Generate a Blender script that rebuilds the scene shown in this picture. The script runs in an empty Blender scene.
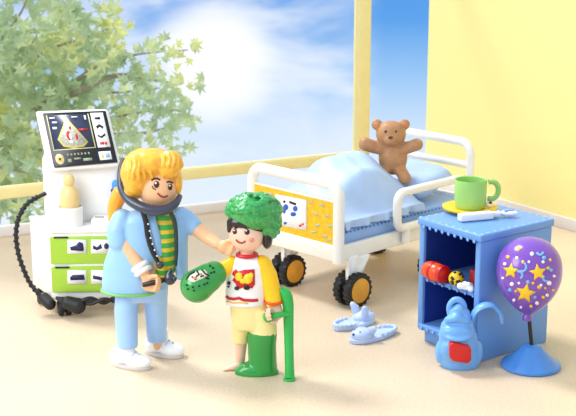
import bpy, bmesh, math, random
from mathutils import Vector, Matrix
from mathutils.bvhtree import BVHTree
random.seed(7)
C = bpy.context.scene.collection
PI = math.pi
sin, cos = math.sin, math.cos

# ------------------------------------------------------------------ camera
FPX, PITCH, CH = 1300.0, math.radians(14), 3.0
EYE = Vector((0, 0, CH))
cd = bpy.data.cameras.new('camera'); cam = bpy.data.objects.new('camera', cd); C.objects.link(cam)
cam.location = EYE; cam.rotation_euler = (PI/2 - PITCH, 0, 0)
cd.sensor_width = 36; cd.lens = FPX/576*36; cd.sensor_fit = 'HORIZONTAL'
cd.dof.use_dof = True; cd.dof.focus_distance = 8.4; cd.dof.aperture_fstop = 3.2
bpy.context.scene.camera = cam

def ray(px, py):
    u = (px-288)/FPX; v = (208-py)/FPX
    return Vector((u, cos(PITCH)+v*sin(PITCH), -sin(PITCH)+v*cos(PITCH)))
def at(px, py, Y):
    r = ray(px, py); return EYE + r*(Y/r.y)
def on(px, py, z=0.0):
    r = ray(px, py); return EYE + r*((z-CH)/r.z)

# ------------------------------------------------------------------ materials
def lin(c):
    return tuple(((v/255)/12.92 if v/255 <= .04045 else ((v/255+.055)/1.055)**2.4) for v in c) + (1,)
MATS = {}
def mat(name, rgb, rough=.35, var=.05, scale=9, spec=.5, sss=0, bump=0, coat=0, metal=0):
    if name in MATS: return MATS[name]
    m = bpy.data.materials.new(name); m.use_nodes = True
    nt = m.node_tree; b = nt.nodes['Principled BSDF']
    c = lin(rgb)
    n = nt.nodes.new('ShaderNodeTexNoise'); n.inputs['Scale'].default_value = scale; n.inputs['Detail'].default_value = 3
    tc = nt.nodes.new('ShaderNodeTexCoord'); nt.links.new(tc.outputs['Object'], n.inputs['Vector'])
    r = nt.nodes.new('ShaderNodeValToRGB')
    r.color_ramp.elements[0].position = .3; r.color_ramp.elements[1].position = .7
    r.color_ramp.elements[0].color = tuple(v*(1-var) for v in c[:3])+(1,)
    r.color_ramp.elements[1].color = tuple(min(1, v*(1+var)) for v in c[:3])+(1,)
    nt.links.new(n.outputs['Fac'], r.inputs['Fac']); nt.links.new(r.outputs['Color'], b.inputs['Base Color'])
    b.inputs['Roughness'].default_value = rough; b.inputs['Specular IOR Level'].default_value = spec
    b.inputs['Metallic'].default_value = metal
    if coat: b.inputs['Coat Weight'].default_value = coat; b.inputs['Coat Roughness'].default_value = .12
    if sss:
        b.inputs['Subsurface Weight'].default_value = sss; b.inputs['Subsurface Scale'].default_value = .03
    if bump:
        bm_ = nt.nodes.new('ShaderNodeBump'); bm_.inputs['Strength'].default_value = bump
        bm_.inputs['Distance'].default_value = .01
        nt.links.new(n.outputs['Fac'], bm_.inputs['Height']); nt.links.new(bm_.outputs['Normal'], b.inputs['Normal'])
    MATS[name] = m; return m

WHITE = mat('white_plastic', (244, 243, 240), .3, .01)
CREAMW = mat('cream_white_plastic', (243, 238, 228), .3, .015)
BLACK = mat('black_plastic', (16, 16, 18), .35, .2)
BLACKM = mat('black_rubber', (22, 22, 24), .5, .2)
SKIN = mat('toy_skin', (240, 186, 140), .4, .02)
SKIN2 = mat('pale_toy_skin', (246, 202, 176), .4, .02)
HAIRY = mat('golden_hair', (248, 178, 48), .26, .14, 30, coat=.5)
HAIRK = mat('black_hair', (22, 18, 20), .3, .1, coat=.3)
LBLUE = mat('light_blue_jacket', (150, 196, 240), .4, .03)
LBLUE2 = mat('light_blue_trousers', (160, 200, 246), .4, .02)
BEDBLUE = mat('bedding_blue', (178, 204, 240), .45, .04, 5)
MATBLUE = mat('mattress_blue', (150, 186, 234), .45, .03)
TBLUE = mat('cabinet_blue', (106, 156, 220), .38, .03, 4)
TBLUE2 = mat('cabinet_inside_shade_navy', (36, 62, 150), .45, .05)  # navy for the cabinet inside, with part of its shade in the colour
BPBLUE = mat('backpack_blue', (112, 172, 236), .3, .04)
BASEBLUE = mat('stand_blue', (72, 136, 214), .25, .03)
PURPLE = mat('balloon_purple', (122, 74, 182), .22, .05, coat=.4)
YEL = mat('yellow_plastic', (248, 200, 24), .35, .04)
SYEL = mat('sleeve_yellow', (252, 200, 20), .3, .02)
PANELY = mat('footboard_yellow', (246, 190, 30), .4, .16, 30)
HUBY = mat('hub_yellow', (228, 160, 50), .4, .05)
RED = mat('red_print', (205, 24, 30), .35, .05)
ORANGE = mat('orange_plastic', (238, 84, 26), .3, .08)
GREEN = mat('cast_green', (36, 152, 62), .28, .06, coat=.4)
HATG = mat('hat_green', (40, 156, 74), .22, .35, 55, coat=.6)
CRUTCH = mat('crutch_green', (48, 178, 78), .3, .04)
LIME = mat('lime_drawer', (160, 202, 60), .35, .03)
MUGG = mat('mug_green', (156, 206, 112), .3, .02)
PYEL = mat('pale_yellow_shorts', (250, 232, 160), .4, .02)
NAVY = mat('navy_print', (22, 30, 84), .4, .1)
PBLUE = mat('blue_print', (44, 92, 190), .4, .1)
SKYB = mat('pale_blue_print', (120, 184, 240), .4, .05)
INK = mat('black_print', (18, 16, 18), .4, .1)
PWHITE = mat('white_print', (246, 246, 246), .45, .01)
BEIGE = mat('beige_plastic', (238, 206, 142), .4, .04)
BROWN = mat('bear_brown', (182, 132, 88), .5, .12, 30, bump=.25)
BROWND = mat('bear_dark_brown', (96, 56, 34), .5, .1)
EYEB = mat('eye_brown', (66, 30, 14), .3, .05)
SLIP = mat('slipper_blue', (192, 212, 248), .4, .03)
STETH = mat('stethoscope_grey', (50, 58, 76), .3, .12, coat=.3)
WALLY = mat('wall_yellow', (253, 240, 162), .75, .012, 60, bump=.08)
TRIMY = mat('frame_yellow', (240, 224, 156), .6, .03)
SKIRT = mat('baseboard_white', (226, 220, 216), .5, .02)
LEAFM = None

def stripe_mat():
    m = bpy.data.materials.new('striped_shirt'); m.use_nodes = True; nt = m.node_tree; b = nt.nodes['Principled BSDF']
    tc = nt.nodes.new('ShaderNodeTexCoord'); w = nt.nodes.new('ShaderNodeTexWave')
    w.bands_direction = 'Z'; w.inputs['Scale'].default_value = 5.4; w.inputs['Distortion'].default_value = .8
    w.inputs['Detail'].default_value = 1
    r = nt.nodes.new('ShaderNodeValToRGB'); r.color_ramp.interpolation = 'CONSTANT'
    r.color_ramp.elements[0].color = lin((64, 170, 70)); r.color_ramp.elements[1].position = .6
    r.color_ramp.elements[1].color = lin((232, 196, 50))
    nt.links.new(tc.outputs['Object'], w.inputs['Vector']); nt.links.new(w.outputs['Fac'], r.inputs['Fac'])
    nt.links.new(r.outputs['Color'], b.inputs['Base Color']); b.inputs['Roughness'].default_value = .35
    return m
STRIPE = stripe_mat()

# ------------------------------------------------------------------ object helpers
def link_mesh(name, me, m, parent=None):
    o = bpy.data.objects.new(name, me); C.objects.link(o)
    if m: me.materials.clear(); me.materials.append(m)
    if parent is not None:
        root = parent; W = world_of(parent)
        me.transform(W.inverted()); o.parent = parent
    return o
def world_of(o):
    M = Matrix.Identity(4)
    while o is not None:
        M = o.matrix_basis @ M; o = o.parent
    return M
def obj(name, bm, m, parent=None, smooth=True, bevel=0, angle=40):
    bmesh.ops.recalc_face_normals(bm, faces=bm.faces[:])
    me = bpy.data.meshes.new(name); bm.to_mesh(me); bm.free()
    if smooth:
        for p in me.polygons: p.use_smooth = True
        me.set_sharp_from_angle(angle=math.radians(angle))
    o = link_mesh(name, me, m, parent)
    if bevel:
        md = o.modifiers.new('bevel', 'BEVEL'); md.width = bevel; md.segments = 3; md.limit_method = 'ANGLE'
        md.angle_limit = math.radians(40)
        for p in me.polygons: p.use_smooth = True
    return o
def thing(name, label, cat, loc, group=None, rz=0):
    o = bpy.data.objects.new(name, None); C.objects.link(o); o.empty_display_size = .05
    o.location = loc; o.rotation_euler = (0, 0, rz)
    o['label'] = label; o['category'] = cat
    if group: o['group'] = group
    return o
def tag(o, label, cat, group=None):
    o['label'] = label; o['category'] = cat
    if group: o['group'] = group
    return o
def struct(o): o['kind'] = 'structure'; return o

# frames: (origin, ex, ey) -> matrix with z up
def frame(o, ang):
    return Matrix.Translation(Vector(o)) @ Matrix.Rotation(ang, 4, 'Z')
def box(bm, a, b, M=None):
    a, b = Vector(a), Vector(b)
    c = (a+b)/2; s = b-a
    T = Matrix.Translation(c) @ Matrix.Diagonal((abs(s.x), abs(s.y), abs(s.z), 1))
    if M is not None: T = M @ T
    bmesh.ops.create_cube(bm, size=1, matrix=T)
def sph(bm, c, r, seg=20, M=None):
    r = (r, r, r) if not hasattr(r, '__len__') else r
    T = Matrix.Translation(Vector(c)) @ (M if M is not None else Matrix.Identity(4)) @ Matrix.Diagonal((r[0], r[1], r[2], 1))
    bmesh.ops.create_uvsphere(bm, u_segments=seg, v_segments=max(8, seg*2//3), radius=1, matrix=T)
def basis(d):
    d = d.normalized(); up = Vector((0, 0, 1)) if abs(d.z) < .9 else Vector((1, 0, 0))
    x = up.cross(d).normalized(); return x, d.cross(x)
def tube(bm, pts, rad, seg=12, closed=False, caps=True, flat=None):
    """tube through points; rad number or list; rounded ends"""
    pts = [Vector(p) for p in pts]; n = len(pts)
    rad = [rad]*n if not hasattr(rad, '__len__') else rad
    rings = []; x = None
    for i, p in enumerate(pts):
        if closed: d = pts[(i+1) % n]-pts[i-1]
        else: d = pts[min(i+1, n-1)]-pts[max(i-1, 0)]
        d.normalize()
        if x is None: x, y = basis(d)
        else:
            x = (x - d*x.dot(d)).normalized()
            y = d.cross(x)
        ring = []
        for k in range(seg):
            a = 2*PI*k/seg
            fx, fy = (1, 1) if flat is None else flat
            ring.append(bm.verts.new(p + x*(cos(a)*rad[i]*fx) + y*(sin(a)*rad[i]*fy)))
        rings.append(ring)
    m = n if closed else n-1
    for i in range(m):
        A, B = rings[i], rings[(i+1) % n]
        for k in range(seg):
            bm.faces.new((A[k], A[(k+1) % seg], B[(k+1) % seg], B[k]))
    if not closed:
        bm.faces.new(rings[0][::-1]); bm.faces.new(rings[-1])
def limb(bm, pts, rad, seg=14):
    """overlapping tapered capsule chain, for remeshed volumes"""
    rad = [rad]*len(pts) if not hasattr(rad, '__len__') else rad
    for i in range(len(pts)-1):
        tube(bm, [pts[i], pts[i+1]], [rad[i], rad[i+1]], seg)
    for p, r in zip(pts, rad): sph(bm, p, r, seg)
def cyl(bm, c, r1, r2, h, seg=32, M=None):
    T = Matrix.Translation(Vector(c)+Vector((0, 0, h/2)))
    if M is not None: T = M @ T
    bmesh.ops.create_cone(bm, cap_ends=True, cap_tris=False, segments=seg, radius1=r1, radius2=r2, depth=h, matrix=T)
def lathe(bm, c, prof, seg=40, M=None):
    """prof list of (r,z) from bottom to top"""
    rings = []
    for r, z in prof:
        if r < 1e-5:
            rings.append([bm.verts.new((0, 0, z))])
        else: rings.append([bm.verts.new((r*cos(2*PI*k/seg), r*sin(2*PI*k/seg), z)) for k in range(seg)])
    vs = [v for rg in rings for v in rg]
    for A, B in zip(rings, rings[1:]):
        for k in range(seg):
            a = [A[k % len(A)], A[(k+1) % len(A)], B[(k+1) % len(B)], B[k % len(B)]]
            u = []
            for v in a:
                if v not in u: u.append(v)
            if len(u) > 2: bm.faces.new(u)
    if len(rings[0]) > 1: bm.faces.new(rings[0][::-1])
    if len(rings[-1]) > 1: bm.faces.new(rings[-1])
    T = Matrix.Translation(Vector(c))
    if M is not None: T = T @ M
    for v in vs: v.co = T @ v.co
def smooth_path(pts, n=6, closed=False):
    pts = [Vector(p) for p in pts]; out = []; N = len(pts)
    rng = N if closed else N-1
    for i in range(rng):
        if closed: p0, p1, p2, p3 = pts[i-1], pts[i], pts[(i+1) % N], pts[(i+2) % N]
        else: p0, p1, p2, p3 = pts[max(i-1, 0)], pts[i], pts[i+1], pts[min(i+2, N-1)]
        for k in range(n):
            t = k/n
            out.append(.5*((2*p1)+(p2-p0)*t+(2*p0-5*p1+4*p2-p3)*t*t+(3*p1-p0-3*p2+p3)*t**3))
    if not closed: out.append(pts[-1])
    return out
def blob(name, bm, m, parent=None, voxel=.008, it=4, fac=.5):
    """union of closed volumes -> one continuous smooth mesh"""
    me = bpy.data.meshes.new(name); bm.to_mesh(me); bm.free()
    o = bpy.data.objects.new('tmp', me); C.objects.link(o)
    r = o.modifiers.new('r', 'REMESH'); r.mode = 'VOXEL'; r.voxel_size = voxel; r.use_smooth_shade = True
    if it:
        s = o.modifiers.new('s', 'SMOOTH'); s.iterations = it; s.factor = fac
    dg = bpy.context.evaluated_depsgraph_get()
    me2 = bpy.data.meshes.new_from_object(o.evaluated_get(dg), depsgraph=dg)
    bpy.data.objects.remove(o); bpy.data.meshes.remove(me)
    for p in me2.polygons: p.use_smooth = True
    me2.name = name
    return link_mesh(name, me2, m, parent)
def bvh_of(o):
    W = world_of(o); me = o.data
    return BVHTree.FromPolygons([W @ v.co for v in me.vertices], [tuple(p.vertices) for p in me.polygons])
def decal(name, polys, target, m, parent, off=.003, cuts=2):
    """thin printed patch lying on the surface of target; outlines as seen from the front"""
    tr = target if isinstance(target, BVHTree) else bvh_of(target)
    groups = []                                   # strips that share corners are one mark, all else its own
    for poly in polys:
        for g in groups:
            if any(abs(x-u) < .01 and abs(y-v) < .01 for q in g for u, v in q for x, y in poly): g.append(poly); break
        else: groups.append([poly])
    if len(groups) > 1:
        return [decal(name, g, tr, m, parent, off, cuts) for g in groups][0]
    bm = bmesh.new()
    for poly in polys:
        vs = [bm.verts.new((x, y, 0)) for x, y in poly]
        f = bm.faces.new(vs)
    bmesh.ops.remove_doubles(bm, verts=bm.verts[:], dist=.01)
    bmesh.ops.triangulate(bm, faces=bm.faces[:])
    if cuts: bmesh.ops.subdivide_edges(bm, edges=bm.edges[:], cuts=cuts, use_grid_fill=True)
    bad = []
    for v in bm.verts:
        d = ray(v.co.x, v.co.y).normalized()
        loc, nor, i, dist = tr.ray_cast(EYE, d)
        if loc is None: bad.append(v); continue
        if nor.dot(d) > 0: nor = -nor
        v.co = loc + nor*off
    if bad: bmesh.ops.delete(bm, geom=bad, context='VERTS')
    bmesh.ops.recalc_face_normals(bm, faces=bm.faces[:])
    o = obj(name, bm, m, parent)
    md = o.modifiers.new('thick', 'SOLIDIFY'); md.thickness = .003; md.offset = 0
    return o
def disc(cx, cy, rx, ry=None, n=14, rot=0):
    ry = ry or rx
    return [(cx+rx*cos(a)*cos(rot)-ry*sin(a)*sin(rot), cy+rx*cos(a)*sin(rot)+ry*sin(a)*cos(rot)) for a in [2*PI*k/n for k in range(n)]]
def star(cx, cy, r, rot=0, n=5, q=.45):
    return [(cx+(r if k % 2 == 0 else r*q)*sin(PI*k/n+rot), cy-(r if k % 2 == 0 else r*q)*cos(PI*k/n+rot)) for k in range(2*n)]
def rect(x0, y0, x1, y1): return [(x0, y0), (x1, y0), (x1, y1), (x0, y1)]
def stroke(pts, w):
    L, R = [], []
    for i, p in enumerate(pts):
        a = Vector(pts[max(i-1, 0)]); b = Vector(pts[min(i+1, len(pts)-1)]); d = (b-a).normalized()
        L.append((p[0]-d.y*w, p[1]+d.x*w)); R.append((p[0]+d.y*w, p[1]-d.x*w))
    return [[L[i], L[i+1], R[i+1], R[i]] for i in range(len(pts)-1)]

class Fig:
    """figure space: picture-plane pixels at one real depth, d = pixels further away"""
    def __init__(s, Y, z=1.0):
        s.Y = Y; s.s = (Y*cos(PITCH)+(CH-z)*sin(PITCH))/FPX
    def __call__(s, px, py, d=0): return at(px, py, s.Y+d*s.s)
    def limb(s, bm, pts, rad, seg=14):
        limb(bm, [s(*p) for p in pts], [r*s.s for r in rad] if hasattr(rad, '__len__') else rad*s.s, seg)
    def tube(s, bm, pts, rad, seg=10, n=5, **k):
        P = smooth_path([s(*p) for p in pts], n)
        if hasattr(rad, '__len__'):
            R = []
            for i in range(len(rad)-1):
                for q in range(n): R.append((rad[i]+(rad[i+1]-rad[i])*q/n)*s.s)
            R.append(rad[-1]*s.s)
        else: R = rad*s.s
        tube(bm, P, R, seg, **k)
    def ell(s, bm, px, py, d, rx, ry, rz, rot=(0, 0, 0), seg=24):
        M = Matrix.Rotation(rot[2], 4, 'Z') @ Matrix.Rotation(rot[1], 4, 'Y') @ Matrix.Rotation(rot[0], 4, 'X')
        sph(bm, s(px, py, d), (rx*s.s, ry*s.s, rz*s.s), seg, M)
    def loft(s, bm, rings, seg=28):
        """rings: (px,py,d, rx, ry) horizontal ellipses from top to bottom"""
        R = []
        for (px, py, d, rx, ry) in rings:
            c = s(px, py, d)
            R.append([bm.verts.new(c+Vector((rx*s.s*cos(2*PI*k/seg), ry*s.s*sin(2*PI*k/seg), 0))) for k in range(seg)])
        for A, B in zip(R, R[1:]):
            for k in range(seg): bm.faces.new((A[k], A[(k+1) % seg], B[(k+1) % seg], B[k]))
        bm.faces.new(R[0][::-1]); bm.faces.new(R[-1])
    def hand(s, bm, px, py, d, r, ax, curl=1.0, flip=1, grip=(0, 0, 0)):
        """palm with four unequal curled fingers and a thumb; ax = in-plane angle fingers set out to (radians, 0 = right, up positive)"""
        u = Vector((cos(ax), -sin(ax))); v = Vector((-u.y, u.x))*flip
        s.ell(bm, px, py, d, r*.85, r*.6, r*.95)
        for k in range(4):
            o = (k-1.5)*r*.44
            L = r*(1.0, 1.15, 1.1, .85)[k]
            b = (px+v.x*o, py+v.y*o)
            p1 = (b[0]+u.x*r*.55, b[1]+u.y*r*.55, d-r*.3)
            p2 = (p1[0]+u.x*L*.55, p1[1]+u.y*L*.55, d-r*.3-L*.25*curl)
            p3 = (p2[0]+u.x*L*.2, p2[1]+u.y*L*.2, p2[2]-L*.55*curl)
            p4 = (p3[0]-u.x*L*.3*curl, p3[1]-u.y*L*.3*curl, p3[2]-L*.3*curl)
            s.limb(bm, [(b[0], b[1], d), p1, p2, p3, p4], [r*.26, r*.25, r*.24, r*.22, r*.2], 10)
        tb = (px-v.x*r*.6, py-v.y*r*.6, d-r*.2)
        t1 = (tb[0]-v.x*r*.45+u.x*r*.3, tb[1]-v.y*r*.45+u.y*r*.3, d-r*.55)
        t2 = (t1[0]+u.x*r*.55-v.x*r*.05, t1[1]+u.y*r*.55-v.y*r*.05, d-r*1.0)
        s.limb(bm, [(px, py, d), tb, t1, t2], [r*.35, r*.32, r*.28, r*.24], 10)
# ------------------------------------------------------------------ the place
floor_bm = bmesh.new()
_w = lambda t: (1.39-.8988*t, 12.9-.4384*t); _r = lambda t: (1.39+.5592*t, 12.9-.829*t)
_c = [(-6, 2.5), (7.2, 2.5), (7.2, 4.3), _r(9), _r(0), _w(5.4), (-6, 10.3)]
_a = [floor_bm.verts.new((x, y, 0)) for x, y in _c]; _b = [floor_bm.verts.new((x, y, -.1)) for x, y in _c]
floor_bm.faces.new(_a); floor_bm.faces.new(_b[::-1])
for i in range(7): floor_bm.faces.new((_a[i], _b[i], _b[(i+1) % 7], _a[(i+1) % 7]))
fm = mat('sand_floor', (216, 196, 168), .42, .05, 1.3, spec=.35)
_n = fm.node_tree; _g = _n.nodes.new('ShaderNodeTexNoise'); _g.inputs['Scale'].default_value = 55; _g.inputs['Detail'].default_value = 4
_c2 = _n.nodes.new('ShaderNodeTexCoord'); _n.links.new(_c2.outputs['Object'], _g.inputs['Vector'])
_r2 = _n.nodes.new('ShaderNodeMapRange'); _r2.inputs['To Min'].default_value = .90; _r2.inputs['To Max'].default_value = 1.08; _r2.inputs['From Min'].default_value = .3; _r2.inputs['From Max'].default_value = .7
_m2 = _n.nodes.new('ShaderNodeVectorMath'); _m2.operation = 'SCALE'
_src = _n.nodes['Principled BSDF'].inputs['Base Color'].links[0].from_socket
_n.links.new(_g.outputs['Fac'], _r2.inputs['Value']); _n.links.new(_src, _m2.inputs[0]); _n.links.new(_r2.outputs[0], _m2.inputs['Scale']); _n.links.new(_m2.outputs[0], _n.nodes['Principled BSDF'].inputs['Base Color'])
struct(obj('floor', floor_bm, fm, smooth=False))
A0 = Vector((1.39, 12.9, 0)); WD = Vector((cos(math.radians(154)), -sin(math.radians(154)), 0))
WM = Matrix.Translation(A0) @ Matrix(((WD.x, -WD.y, 0, 0), (WD.y, WD.x, 0, 0), (0, 0, 1, 0), (0, 0, 0, 1)))
# local: X along the window wall to the left, Y negative = outside
s_in = 1 if (WM @ Vector((0, 1, 0)) - A0).y < 0 else -1
def wbox(name, x0, x1, t0, t1, z0, z1, m, bev=.006):
    bm = bmesh.new(); box(bm, (x0, s_in*t0, z0), (x1, s_in*t1, z1), WM)
    return struct(obj(name, bm, m, bevel=bev, smooth=False))
wbox('trim_1', -.05, 5.4, -.06, .02, 0, .085, SKIRT)                     # low kerb the panes stand on
wbox('trim_2', .68, 5.4, -.06, .05, .345, .44, TRIMY)                 # cross bar
wbox('trim_3', .68, .81, -.06, .05, .085, 2.7, TRIMY)                  # upright
wbox('trim_4', 5.3, 5.4, -.06, .05, .085, 2.7, TRIMY)
wbox('trim_5', -.05, 5.4, -.06, .05, 2.7, 2.8, TRIMY)
gm = bpy.data.materials.new('window_glass'); gm.use_nodes = True; nt = gm.node_tree; nt.nodes.clear()
out = nt.nodes.new('ShaderNodeOutputMaterial'); tr_ = nt.nodes.new('ShaderNodeBsdfTransparent'); gl = nt.nodes.new('ShaderNodeBsdfGlossy')
gl.inputs['Roughness'].default_value = .02; mx = nt.nodes.new('ShaderNodeMixShader'); fr = nt.nodes.new('ShaderNodeFresnel'); fr.inputs['IOR'].default_value = 1.2
tr_.inputs['Color'].default_value = (.98, .99, 1, 1)
nt.links.new(fr.outputs[0], mx.inputs[0]); nt.links.new(tr_.outputs[0], mx.inputs[1]); nt.links.new(gl.outputs[0], mx.inputs[2]); nt.links.new(mx.outputs[0], out.inputs[0])
def pane(name, x0, x1, z0, z1):
    bm = bmesh.new(); y = -s_in*.02
    vs = [bm.verts.new(WM @ Vector(c)) for c in ((x0, y, z0), (x1, y, z0), (x1, y, z1), (x0, y, z1))]; bm.faces.new(vs)
    struct(obj(name, bm, gm, smooth=False))
pane('window_1', .81, 5.3, .44, 2.7); pane('window_2', .81, 5.3, .085, .345); pane('window_3', 0, .68, .085, 2.7)
RD = Vector((cos(math.radians(-56)), sin(math.radians(-56)), 0))
RM = Matrix.Translation(A0) @ Matrix.Rotation(math.radians(-56), 4, 'Z')
bm = bmesh.new(); box(bm, (-.0, 0, 0), (9, .12, 2.8), RM); struct(obj('wall_right', bm, WALLY, smooth=False))
bm = bmesh.new(); box(bm, (0, -.025, 0), (9, 0, .11), RM); struct(obj('baseboard_right', bm, SKIRT, smooth=False, bevel=.008))

# ---- tree beyond the window
def maple_mat():
    m = bpy.data.materials.new('maple_leaves'); m.use_nodes = True; nt = m.node_tree; b = nt.nodes['Principled BSDF']
    tc = nt.nodes.new('ShaderNodeTexCoord'); n = nt.nodes.new('ShaderNodeTexNoise'); n.inputs['Scale'].default_value = 1.6; n.inputs['Detail'].default_value = 5
    r = nt.nodes.new('ShaderNodeValToRGB'); e = r.color_ramp.elements
    e[0].position = .34; e[0].color = lin((172, 194, 150)); e[1].position = .66; e[1].color = lin((230, 230, 150))
    x = r.color_ramp.elements.new(.5); x.color = lin((196, 210, 166))
    nt.links.new(tc.outputs['Object'], n.inputs['Vector']); nt.links.new(n.outputs['Fac'], r.inputs['Fac'])
    d = nt.nodes.new('ShaderNodeBsdfTranslucent'); mx = nt.nodes.new('ShaderNodeMixShader'); mx.inputs[0].default_value = .55
    nt.links.new(r.outputs['Color'], b.inputs['Base Color']); nt.links.new(r.outputs['Color'], d.inputs['Color'])
    b.inputs['Roughness'].default_value = .6
    nt.links.new(b.outputs[0], mx.inputs[1]); nt.links.new(d.outputs[0], mx.inputs[2]); nt.links.new(mx.outputs[0], nt.nodes['Material Output'].inputs[0])
    return m
BARK = mat('bark', (150, 142, 118), .8, .15, 8)
tree = thing('maple_tree', 'leafy green maple tree seen through the big window at the left', 'tree', at(-95, 330, 14.5))
TY = 14.5
branches = [
 [(-95, 200), (-40, 120), (0, 85), (45, 52), (90, 36), (118, 24)],
 [(-95, 200), (-30, 100), (-5, 50), (20, 14), (30, -10)],
 [(-60, 150), (10, 120), (70, 96), (125, 92), (160, 88)],
 [(30, 112), (80, 78), (110, 62), (140, 54), (188, 50)],
 [(70, 96), (115, 76), (152, 80), (182, 84)],
 [(-70, 175), (10, 150), (70, 128), (120, 116), (160, 110), (186, 112)],
 [(60, 132), (110, 135), (150, 132), (180, 122)],
 [(20, 150), (80, 150), (130, 160), (180, 152)],
 [(-80, 190), (-20, 165), (20, 170), (60, 178), (120, 170)],
 [(-80, 190), (-40, 140), (-10, 95), (15, 70), (40, 30)],
 [(40, 110), (70, 60), (78, 30), (70, 12)],
 [(-20, 165), (0, 190), (20, 205)],
]
tb = bmesh.new()
tube(tb, [at(-95, 460, TY), at(-97, 330, TY), at(-94, 240, TY), at(-95, 180, TY)], [.3, .24, .2, .12], 12)
obj('trunk', tb, BARK, tree)
lb = bmesh.new()
def leaf(c, r):
    R = Matrix.Rotation(random.uniform(0, 6.28), 3, 'Y') @ Matrix.Rotation(random.uniform(-.9, .9), 3, 'X') @ Matrix.Rotation(random.uniform(-.9, .9), 3, 'Z')
    pr = []
    lob = [1, .45, .95, .42, .7, .3, .25, .3, .7, .42, .95, .45]
    ang = [0, .35, .8, 1.15, 1.7, 2.3, 3.14, 3.98, 4.58, 5.13, 5.48, 5.93]
    vs = [lb.verts.new(c + R @ Vector((sin(a)*q*r, random.uniform(-.1, .1)*r, cos(a)*q*r))) for q, a in zip(lob, ang)]
    o = lb.verts.new(c + R @ Vector((0, .12*r, 0)))
    for i in range(12): lb.faces.new((o, vs[i], vs[(i+1) % 12]))
for bi, b in enumerate(branches):
    yy = TY + random.uniform(-.9, .9)
    P = smooth_path([at(x, y, TY + (yy-TY)*min(1, (x+95)/80)) for x, y in b], 8)
    br = bmesh.new(); n = len(P)
    tube(br, P, [max(.007, .045*(1-i/n)) for i in range(n)], 6)
    obj('branch', br, BARK, tree)
    for i, p in enumerate(P):
        px = 288 + FPX*p.x/(p.y*cos(PITCH)+(CH-p.z)*sin(PITCH))
        t = i/n
        k = 6 if px < 40 else (4 if px < 90 else 3)
        sp = .34 if px < 40 else (.2 if px < 100 else .11)
        for q in range(k):
            leaf(p+Vector((random.gauss(0, sp), random.gauss(0, .3), random.gauss(0, sp*.75))), random.uniform(.08, .19) if px < 100 else random.uniform(.06, .14))
o = obj('foliage', lb, maple_mat(), tree, smooth=False); o['kind'] = 'stuff'

# ------------------------------------------------------------------ bed
B0 = Vector((.385, 9.0, 0)); E1 = Vector((-.695, .719, 0)); E2 = Vector((.719, .695, 0))
BM = Matrix(((E2.x, E1.x, 0, B0.x), (E2.y, E1.y, 0, B0.y), (0, 0, 1, 0), (0, 0, 0, 1)))   # local (l, a, z)
def BP(l, a, z): return BM @ Vector((l, a, z))
BW, BL = .97, 1.5
bed = thing('hospital_bed', 'white wheeled hospital bed with yellow footboard and light blue mattress', 'bed', BP(.75, .45, 0), rz=math.atan2(E2.y, E2.x))
def arch(name, l, z0, z1, bars=(), w=.034):
    bm = bmesh.new(); r = .1
    pts = [BP(l, .03, z0), BP(l, .03, z1-r)]
    for k in range(1, 6): a = PI/2*k/6; pts.append(BP(l, .03+r*(1-cos(a)), z1-r+r*sin(a)))
    pts += [BP(l, .03+r, z1), BP(l, BW-.03-r, z1)]
    for k in range(1, 6): a = PI/2*k/6; pts.append(BP(l, BW-.03-r+r*sin(a), z1-r+r*cos(a)))
    pts += [BP(l, BW-.03, z1-r), BP(l, BW-.03, z0)]
    tube(bm, pts, w, 14)
    for z in bars: tube(bm, [BP(l, .03, z), BP(l, BW-.03, z)], w*.9, 12)
    return obj(name, bm, CREAMW, bed)
arch('footboard_frame', .0, .34, .915, w=.042)
arch('headboard_frame', BL, .34, 1.02, (.84,))
bm = bmesh.new(); box(bm, (-.03, .02, .345), (.03, BW-.02, .47), BM); obj('end_rail', bm, CREAMW, bed, bevel=.015, smooth=False)
bm = bmesh.new(); box(bm, (BL-.03, .02, .345), (BL+.03, BW-.02, .6), BM); obj('end_rail', bm, CREAMW, bed, bevel=.015, smooth=False)
bm = bmesh.new(); box(bm, (-.018, .06, .47), (.018, BW-.06, .785), BM); pan = obj('footboard_panel', bm, PANELY, bed, smooth=False); pan['label'] = 'yellow patterned footboard panel'
bm = bmesh.new(); box(bm, (-.022, .06, .785), (.022, BW-.06, .80), BM); obj('panel_edge', bm, CREAMW, bed, bevel=.004, smooth=False)
bm = bmesh.new()
box(bm, (.0, .0, .355), (BL, .045, .47), BM); obj('side_rail', bm, CREAMW, bed, bevel=.015, smooth=False)
bm = bmesh.new()
box(bm, (.0, BW-.045, .355), (BL, BW, .47), BM); obj('side_rail', bm, CREAMW, bed, bevel=.015, smooth=False)
bm = bmesh.new(); box(bm, (.03, .045, .37), (BL-.03, BW-.045, .4), BM); obj('bed_base', bm, CREAMW, bed, smooth=False)
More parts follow.
